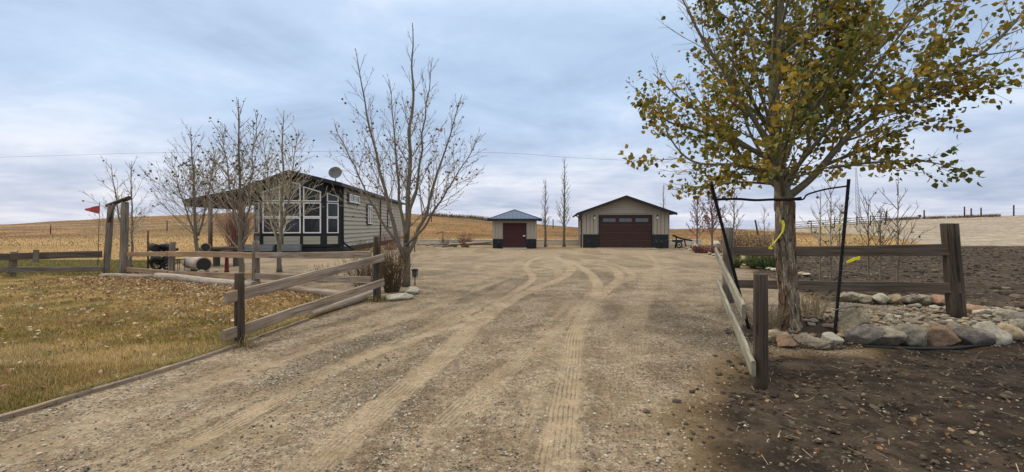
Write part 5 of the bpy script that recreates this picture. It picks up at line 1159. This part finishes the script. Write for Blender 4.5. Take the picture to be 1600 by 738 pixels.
for k in range(4):
    mb.poly([GP(dx0, .0, k*hsec+.008), GP(dx1, .0, k*hsec+.008), GP(dx1, -.03, k*hsec+.03), GP(dx0, -.03, k*hsec+.03)], gY*.018)
    mb.poly([GP(dx0, -.03, k*hsec+.03), GP(dx1, -.03, k*hsec+.03), GP(dx1, -.03, (k+1)*hsec-.01), GP(dx0, -.03, (k+1)*hsec-.01)], gY*.045)
    for m in range(1, 4): mb.poly([GP(dx0, -.034, k*hsec+m*hsec/4-.004), GP(dx1, -.034, k*hsec+m*hsec/4-.004), GP(dx1, -.034, k*hsec+m*hsec/4+.008), GP(dx0, -.034, k*hsec+m*hsec/4+.008)], gY*.003)
gd = mb.build('garage_door', M['door'], garage)
for k in range(3):
    x0 = dx0 + .18 + k*1.18; x1 = x0 + 1.0; mb = MB()
    gb(mb, x0, x1, -.05, -.032, dz-.47, dz-.13); w_ = mb.build('door_window', M['trimblack'], gd); mb = MB()
    gb(mb, x0+.04, x0+.49, -.058, -.051, dz-.43, dz-.17); gb(mb, x0+.51, x1-.04, -.058, -.051, dz-.43, dz-.17); mb.build('pane', M['glassb'], w_)
mb = MB(); gb(mb, 2.95, 3.3, -.07, -.04, .16, .2); mb.build('door_handle', M['trimblack'], gd)
def ledge(par, fn, x0, x1, z1, seed):
    rd = random.Random(seed); mb = MB(); z = 0
    while z < z1 - .01:
        h = min(rd.choice([.06, .08, .1]), z1 - z); x = x0
        while x < x1 - .01:
            w_ = min(rd.uniform(.15, .45), x1 - x); d_ = rd.uniform(.03, .075)
            mb.poly([fn(x+.004, -d_, z+.003), fn(x+w_-.004, -d_, z+.003), fn(x+w_-.004, .019, z+.003), fn(x+.004, .019, z+.003)], (0, 0, h-.006)); x += w_
        z += h
    mb.build('stone_veneer', M['stone'], par)
ledge(garage, GP, .05, dx0-.1, 1.0, 1); ledge(garage, GP, dx1+.1, GW-.05, 1.0, 2)
mb = MB(); gb(mb, dx0-.3, dx1+.3, -.6, .02, -.08, .02); mb.build('apron', M['concrete'], garage)
for x in (.88, GW-.84):
    mb = MB(); gb(mb, x-.05, x+.05, -.03, .018, 2.2, 2.4); l_ = mb.build('wall_lamp', M['black'], garage)
    mb = MB(); mb.tube([GP(x, -.1, 2.12), GP(x, -.1, 2.2), GP(x, -.1, 2.34)], [.05, .075, .055], 8); mb.build('lamp_shade', M['lampglow'], l_)
    mb = MB(); mb.tube([GP(x, -.1, 2.345), GP(x, -.1, 2.42)], [.085, .03], 8); mb.tube([GP(x, -.02, 2.38), GP(x, -.1, 2.41)], .015, 5); mb.build('lamp_cap', M['black'], l_)
window(lambda a, z: GP(-.02, a, z), [ccw([(1.2, 1.0), (2.2, 1.0), (2.2, 2.0), (1.2, 2.0)])], garage, -gX, .05)

# ------------------------------------------------------------------ shed
SO = Vector((-1.42, 32.55, 0)); SW, SD = 3.22, 3.1
def SP(x, d_, z): return SO + Vector((x, d_, z))
shed = thing('shed', SO, 'small tan shed with a blue metal hip roof and a maroon roller door', 'shed')
def sb_(mb, x0, x1, d0, d1, z0, z1): mb.b2(SO.x+x0, SO.x+x1, SO.y+d0, SO.y+d1, z0, z1)
mb = MB(); sb_(mb, 0, SW, .02, SD, -.1, 2.1); x = .1
while x < SW:
    if not (.68 < x < 2.55): sb_(mb, x-.08, x+.08, -.035, .03, .7, 2.0)
    x += .215
mb.build('wall', M['metaltan'], shed)
mb = MB(); o4 = .33; c4 = [SP(-o4, -o4, 2.14), SP(SW+o4, -o4, 2.14), SP(SW+o4, SD+o4, 2.14), SP(-o4, SD+o4, 2.14)]; ap = SP(SW/2, SD/2, 2.86)
for i in range(4): a, b = c4[i], c4[(i+1) % 4]; mb.add([a, b, ap], [(0, 1, 2)])
mb.add(c4, [(3, 2, 1, 0)])
nr = 13
for i in range(4):
    a, b = c4[i], c4[(i+1) % 4]
    for k in range(1, nr):
        t_ = k/nr; p0 = a.lerp(b, t_); tt_ = 1 - abs(2*t_-1); mid_ = (a+b)/2; dirn = (ap - mid_); p1 = p0 + dirn*tt_; e_ = (b-a).normalized()*.012
        mb.add([p0-e_, p0+e_, p1+e_, p1-e_, p0-e_+up*.03, p0+e_+up*.03, p1+e_+up*.03, p1-e_+up*.03], [(4, 5, 6, 7), (0, 4, 7, 3), (1, 2, 6, 5), (0, 1, 5, 4)])
rf = mb.build('roof', M['roofblue'], shed); mb = MB()
for i in range(4): mb.tube([c4[i], ap + up*.015], .03, 5)
sb_(mb, -o4, SW+o4, -o4-.03, -o4+.0, 2.0, 2.16); sb_(mb, -o4-.03, -o4-.001, -o4, SD+o4, 2.0, 2.16); sb_(mb, SW+o4+.001, SW+o4+.03, -o4, SD+o4, 2.0, 2.16); sb_(mb, -o4+.01, SW+o4-.01, -o4+.01, SD+o4-.01, 2.10, 2.13); mb.build('fascia', M['trimblack'], rf)
mb = MB(); sb_(mb, .76, .80, -.02, .018, 0, 1.8); sb_(mb, 2.43, 2.47, -.02, .018, 0, 1.8); sb_(mb, .76, 2.47, -.02, .018, 1.8, 1.85); mb.build('door_frame', M['trimblack'], shed)
mb = MB()
for k in range(16): mb.poly([SP(.8, .0, .03 + k*.11), SP(2.43, .0, .03 + k*.11), SP(2.43, -.015, .03 + k*.11+.08), SP(.8, -.015, .03 + k*.11+.08)], (0, .02, 0)); mb.poly([SP(.8, -.015, .11 + k*.11), SP(2.43, -.015, .11 + k*.11), SP(2.43, 0, .14 + k*.11), SP(.8, 0, .14 + k*.11)], (0, .02, 0))
dr = mb.build('roller_door', M['doorsm'], shed); mb = MB(); sb_(mb, 2.22, 2.38, -.05, -.012, .88, .95); mb.build('door_latch', M['white'], dr)
mb = MB(); sb_(mb, .76, 2.47, -.25, .015, -.05, .05); mb.build('doorstep', M['concrete'], shed)
ledge(shed, SP, .03, .75, .68, 3); ledge(shed, SP, 2.48, SW-.03, .68, 4)
# low pale wall and items behind the yard
mb = MB()
for x0, x1 in ((-7.5, -1.6), (2.1, 5.6)): pass
mb.b2(-10, 16, 38.0, 38.25, -.2, .42); mb.b2(-10.03, 16.03, 37.97, 38.28, .42, .48); 
for k in range(14): mb.b2(-10 + k*2, -9.9 + k*2, 37.96, 38.0, -.2, .415)
o = mb.build('low_wall', M['concrete'], None, (-10, 38, 0)); tag(o, 'low pale concrete wall behind the shed and garage', 'wall')
WG = 'weathered driftwood logs lying beside the shed'
rd = random.Random(8)
for i in range(9):
    x = -7.2 + i*.62; L_ = rd.uniform(.9, 1.8); a = rd.uniform(-.3, .3); y = 34.2 + rd.uniform(-.4, .4); z = .1 + rd.uniform(0, .2)
    logobj('driftwood_log', (x, y, z), (x + L_*math.cos(a), y + L_*math.sin(a), z + rd.uniform(-.05, .25)), rd.uniform(.05, .12), .04, 'post' if i % 2 else 'log', 'driftwood log, ' + ['farthest from', 'eighth counting from', 'seventh counting from', 'sixth counting from', 'fifth counting from', 'fourth counting from', 'third counting from', 'second counting from', 'nearest to'][i] + ' the small shed', 'log', WG, 8)
# frame of pipes near the tree, and thin stakes
rt = thing('trellis_frame', (-4.6, 36, 0), 'thin rusty pipe frame standing against the hill behind the yard', 'frame'); mb = MB(); a = at(692, 383, 36); b = at(692, 362, 36); c = at(681, 366, 36)
mb.tube([Vector((a.x, 36, 0)), b], .035, 6); mb.build('upright', M['rust'], rt); mb = MB(); mb.tube([b, c], .03, 6); mb.build('arm', M['rust'], rt)
mb = MB(); mb.tube([at(648, 394, 26), at(647, 362, 26)], .025, 5); o = mb.build('garden_stake', M['black'], None, (at(648, 394, 26))); tag(o, 'thin black stake standing right of the tall bare tree', 'stake')
# basket / fire wood bench right of the garage
rt = thing('log_splitter', (12.1, 33.2, 0), 'dark metal frame with a wheel beside the right garage corner', 'equipment')
mb = MB(); mb.tube([(11.9, 33.2, .95), (12.5, 33.1, .7), (13.3, 33.1, .55)], .07, 6); mb.tube([(12.1, 33.2, 0), (12.2, 33.2, .85)], .05, 6); mb.tube([(12.9, 33.1, 0), (12.7, 33.1, .7)], .05, 6); mb.b2(11.95, 12.6, 33, 33.4, .45, .6); mb.build('frame', M['black'], rt)
def wheel(mb, c, r, w_, ax=Vector((0, 1, 0))):
    N_ = 20; e1 = ax.orthogonal().normalized(); e2 = ax.cross(e1); pts = [c + (e1*math.cos(2*math.pi*k/N_) + e2*math.sin(2*math.pi*k/N_))*r for k in range(N_+1)]; mb.tube(pts, w_, 6, cap=False)
    for k in range(6): a = 2*math.pi*k/6; mb.tube([c, c + (e1*math.cos(a) + e2*math.sin(a))*r], .012, 4)
    mb.tube([c - ax*.05, c + ax*.05], .04, 8)
mb = MB(); wheel(mb, Vector((12.3, 32.95, .25)), .2, .05); mb.build('wheel', M['black'], rt)
p = at(1098, 377, 28.5); rock('boulder', 33, (p.x - .5, 28.5, .32), (.28, .3, .3), 'rk_pale', 'white-grey boulder behind the low rust-red shrubs', 'boulder'); rock('boulder', 34, (p.x + .75, 28.2, .42), (.45, .4, .42), 'rk_pale', 'large pale boulder among the ornamental trees', 'boulder')
for i in range(14):
    t_ = i/13; p = at(1060 + 80*t_, 387 + 17*t_ + 1.5*math.sin(i*5)); rock('edge_stone', 70 + i % 9, (p.x, p.y, .07), (.17, .15, .1), ['rk_pale', 'rk_grey', 'rk_tan'][i % 3], ['cream', 'grey', 'tan'][i % 3] + ' stone on the gravel edge, ' + ['nearest the garage', 'by the garage side', 'by the rust-red shrubs', 'near the ornamental trees', 'nearest the fence post'][i // 3], 'stone', 'stones lining the right gravel edge', rot=i, sub=2)
for i in range(16):
    t_ = i/15; p = at(1150 + 110*t_, 411 + 22*t_ + 2.5*math.sin(i*4)); rock('path_stone', 70 + i % 9, (p.x, p.y, .06), (.15, .13, .09), ['rk_pale', 'rk_grey', 'rk_tan', 'rk_pale'][i % 4], ['cream', 'grey', 'tan', 'whitish'][i % 4] + ' stone in the row behind the dark fence, ' + ['nearest the left post', 'under the green juniper', 'just left of the trunk', 'right of the trunk'][i // 4], 'stone', 'pale stones behind the dark fence', rot=i*2, sub=2)

# ------------------------------------------------------------------ yard items on the left
# round sawn logs
logobj('sawn_log', (-12.0, 16.7, .30), (-10.67, 15.5, .28), .27, .25, 'log', 'thick sawn log with a dark end lying behind the tan rails', 'log', 'sawn logs in the yard', 20)
logobj('sawn_log', (-13.0, 19.0, .70), (-12.1, 17.7, .77), .17, .18, 'log', 'smaller sawn log propped above the thick one', 'log', 'sawn logs in the yard', 18)
mb = MB(); mb.tube([(-10.68, 15.51, .28), (-10.645, 15.478, .28)], [.225, .21], 18); o = mb.build('log_hollow', M['soot'], None, (-10.67, 15.5, .28)); 
o.parent = bpy.data.objects['sawn_log']; o.location = Vector((-10.67, 15.5, .28)) - Vector((-12.0, 16.7, .30)); o.name = 'end_face'
mb = MB(); mb.tube([(-12.11, 17.71, .77), (-12.08, 17.67, .77)], [.155, .145], 18); o = mb.build('end_face', M['soot'], None, (-12.1, 17.7, .77))
o.parent = bpy.data.objects['sawn_log.001']; o.location = Vector((-12.1, 17.7, .77)) - Vector((-13.0, 19.0, .70))
rt = thing('bench', (-11.5, 18.0, 0), 'long dark bench behind the fence left of the house front', 'bench'); mb = MB(); mb.board((-12.1, 18.1, .72), (-10.9, 18.0, .72), .10, .5, seed=2); mb.build('seat', M['raildark'], rt)
for x in (-11.9, -11.1): mb = MB(); mb.b2(x-.05, x+.05, 17.9, 18.2, 0, .668); mb.build('leg', M['raildark'], rt)
rt = thing('hydrant_post', (-9.9, 15.6, 0), 'dark red pedestal behind the tan rails with a round foot', 'pedestal'); mb = MB(); mb.tube([(-9.9, 15.55, .0), (-9.9, 15.55, .06), (-9.9, 15.55, .5), (-9.9, 15.55, .72)], [.09, .07, .055, .09], 14); mb.build('column', M['redpaint'], rt)
mb = MB(); mb.tube([(-9.9, 15.55, .722), (-9.9, 15.55, .76)], .12, 16); mb.build('top', M['redpaint'], rt)
rt.location = (-9.9, 15.55, 0)
for ch in rt.children: ch.location = (0, .05, 0)
# garden cart / old machine seen between the arbor and the rails
rt = thing('garden_machine', (-13.0, 16.4, 0), 'old dark garden machine with wheels behind the rails beside the arbor', 'machine')
mb = MB(); wheel(mb, Vector((-13.0, 16.4, .24)), .20, .06); mb.build('wheel', M['black'], rt); mb = MB(); wheel(mb, Vector((-12.55, 16.3, .17)), .13, .05); mb.build('wheel', M['black'], rt)
mb = MB(); mb.tube([(-13.3, 16.5, .35), (-13.1, 16.4, .6), (-12.8, 16.4, .75), (-12.35, 16.3, .1)], .055, 6); mb.tube([(-13.0, 16.5, .2), (-12.65, 16.4, .6)], .05, 6); mb.tube([(-13.3, 16.4, .3), (-13.0, 16.4, .42), (-12.7, 16.4, .36)], [.08, .13, .07], 8); mb.build('frame', M['black'], rt)
mb = MB(); mb.tube([(-13.35, 16.6, .84), (-12.95, 16.35, .80)], [.15, .14], 12); mb.build('drum', M['soot'], rt)
mb = MB(); mb.tube([(-12.9, 16.5, .78), (-12.8, 16.45, .88), (-12.65, 16.4, .88), (-12.5, 16.4, .76)], [.08, .12, .11, .05], 10); mb.tube([(-12.7, 16.4, .74), (-12.2, 16.35, .76)], .05, 8); mb.build('seat', M['black'], rt)
rt = thing('wire_stand', (-12.0, 16.0, 0), 'small black wire stand beside the garden machine', 'stand'); mb = MB()
for x, y in ((-12.05, 15.9), (-11.8, 15.9), (-12.05, 16.15), (-11.8, 16.15)): mb.tube([(x, y, 0), (x, y, .42)], .012, 4)
mb.tube([(-12.05, 15.9, .42), (-11.8, 15.9, .42), (-11.8, 16.15, .42), (-12.05, 16.15, .42), (-12.05, 15.9, .42)], .012, 4); mb.build('frame', M['black'], rt)
for i in range(12):
    p = (-13.3 + .28*i + .1*math.sin(i*3), 15.3 + .12*math.sin(i*5), .06); rock('arbor_stone', 70 + i % 9, p, (.14, .12, .09), ['rk_pale', 'rk_grey', 'rk_dark'][i % 3], ['cream', 'grey', 'dark'][i % 3] + ' stone at the foot of the arbor, ' + ['at the far left', 'left of the middle', 'right of the middle', 'at the right end'][i // 3], 'stone', 'stones at the foot of the arbor', rot=i, sub=2)
mb = MB(); mb.tube([(-13.0, 16.0, 0), (-13.0, 16.0, 1.45)], .03, 6); o = mb.build('garden_stake', M['rust'], None, (-13, 16, 0)); tag(o, 'thin rusty stake standing between the arbor posts', 'stake')
# flag
rt = thing('flag', (-15.85, 17.2, 0), 'red pennant flag on a thin pole left of the arbor', 'flag'); mb = MB(); mb.tube([(-15.9, 17.2, 0), (-15.83, 17.2, 2.55)], .01, 6); mb.build('pole', M['soot'], rt)
mb = MB(); P0 = [(-15.85, 17.2, 2.40), (-16.05, 17.17, 2.36), (-16.25, 17.22, 2.31), (-16.4, 17.2, 2.28)]; P1 = [(-15.85, 17.2, 2.08), (-16.05, 17.18, 2.13), (-16.25, 17.2, 2.18), (-16.4, 17.2, 2.22)]
for i in range(3): mb.poly([P0[i], P0[i+1], P1[i+1], P1[i]], (0, .006, 0))
mb.build('cloth', M['flag'], rt)
# solar lantern
p = Vector((-2.60, 12.0, 0)); rt = thing('solar_lantern', (p.x, p.y, 0), 'small dark solar lantern on a stake at the left driveway corner', 'lantern'); X, Y = p.x, p.y
mb = MB(); mb.tube([(X, Y, -.05), (X, Y, .24)], .014, 6); mb.build('stake', M['black'], rt)
mb = MB(); mb.tube([(X, Y, .24), (X, Y, .26), (X, Y, .42), (X, Y, .43)], [.03, .055, .07, .06], 8, smooth=False); mb.build('glass', M['glassb'], rt)
mb = MB(); mb.tube([(X, Y, .43), (X, Y, .445), (X, Y, .475)], [.1, .1, .03], 12); 
for k in range(4): a = k*math.pi/2 + .4; mb.tube([(X + math.cos(a)*.058, Y + math.sin(a)*.058, .25), (X + math.cos(a)*.074, Y + math.sin(a)*.074, .43)], .008, 4)
mb.build('cap', M['black'], rt)

# ------------------------------------------------------------------ far fences, mast, wire
def far_fence(name, label, pts, h, r, wires, group=None, rail=.02, mat='postdark', wmat='mast'):
    rt = thing(name, G(*pts[0]), label, 'fence', group)
    for i, (x, y) in enumerate(pts): mb = MB(); g = hz1(x, y); mb.tube([(x, y, g-.2), (x, y, g+h*(1 + .12*math.sin(i*4)))], r, 6); mb.build('post', M[mat], rt)
    mb = MB()
    for z in wires: mb.tube([(x, y, hz1(x, y) + z) for x, y in pts], rail, 4)
    mb.build('rails' if rail > .03 else 'wire', M[wmat], rt)
far_fence('wire_fence', 'wire fence with thin posts on the left hillside', [(u*58, 58) for u in (-1.35, -1.03, -.77, -.5, -.25)], 1.25, .06, (.4, .8, 1.15), rail=.008)
far_fence('wire_fence', 'wire fence posts on the hill behind the small shed', [(-.35*80, 80), (-.18*80, 80), (.094*80, 82), (.3*80, 80)], 1.5, .09, (.5, 1.0), rail=.01)
far_fence('wire_fence', 'line of posts along the crest of the pale field', [(u*73.5, 73.5) for u in (.836, .92, 1.01, 1.025, 1.047, 1.12, 1.25)], 1.6, .1, (.6, 1.2), rail=.008)
far_fence('pipe_corral', 'grey pipe corral fence at the edge of the pale field behind the saplings', [(u*64, 64) for u in (.60, .668, .72, .77, .80, .834)], 1.45, .07, (.3, .6, .9, 1.2), rail=.045, wmat='post')
mb = MB(); mb.tube([at(1188, 384, 26), at(1180, 344, 26)], .05, 5); o = mb.build('leaning_post', M['black'], None, at(1188, 384, 26)); tag(o, 'thin dark post leaning behind the fence left of the trunk', 'post')
mb = MB(); mb.tube([at(1160, 384, 25.9), at(1188, 370, 25.9)], .06, 6); o = mb.build('brace_pole', M['rust'], None, at(1160, 384, 25.9)); tag(o, 'reddish pole slanting against the thin leaning post', 'pole')
mx0, my0 = at(1343, 348, 68).x, 68; g = hz1(mx0, my0); rt = thing('lattice_mast', (mx0, my0, g), 'slim pale lattice mast rising behind the saplings', 'mast'); mb = MB(); top = at(1337, 262, 68)
for k in range(3):
    a = 2*math.pi*k/3; mb.tube([(mx0 + .38*math.cos(a), my0 + .38*math.sin(a), g-.3), (top.x + .1*math.cos(a), my0 + .1*math.sin(a), top.z)], .045, 5)
mb.build('leg', M['mast'], rt); mb = MB()
for k in range(16):
    t0_, t1_ = k/16, (k+1)/16
    for j in range(3):
        a, b = 2*math.pi*j/3, 2*math.pi*(j+1)/3; r0 = .38 - .28*t0_; r1 = .38 - .28*t1_; cxx = lambda t_: mx0 + (top.x-mx0)*t_
        mb.tube([(cxx(t0_) + r0*math.cos(a), my0 + r0*math.sin(a), g + (top.z-g)*t0_), (cxx(t1_) + r1*math.cos(b), my0 + r1*math.sin(b), g + (top.z-g)*t1_)], .02, 3)
mb.build('brace', M['mast'], rt)
mb = MB(); P_ = [at(px_, py_, 70) for px_, py_ in ((-300, 252), (0, 246), (300, 238), (740, 238), (900, 247), (1080, 255), (1337, 264))]; mb.tube(cr(P_, 4), .016, 4); o = mb.build('power_line', M['dish'], None, P_[0]); tag(o, 'thin overhead wire crossing the sky to the mast', 'wire')
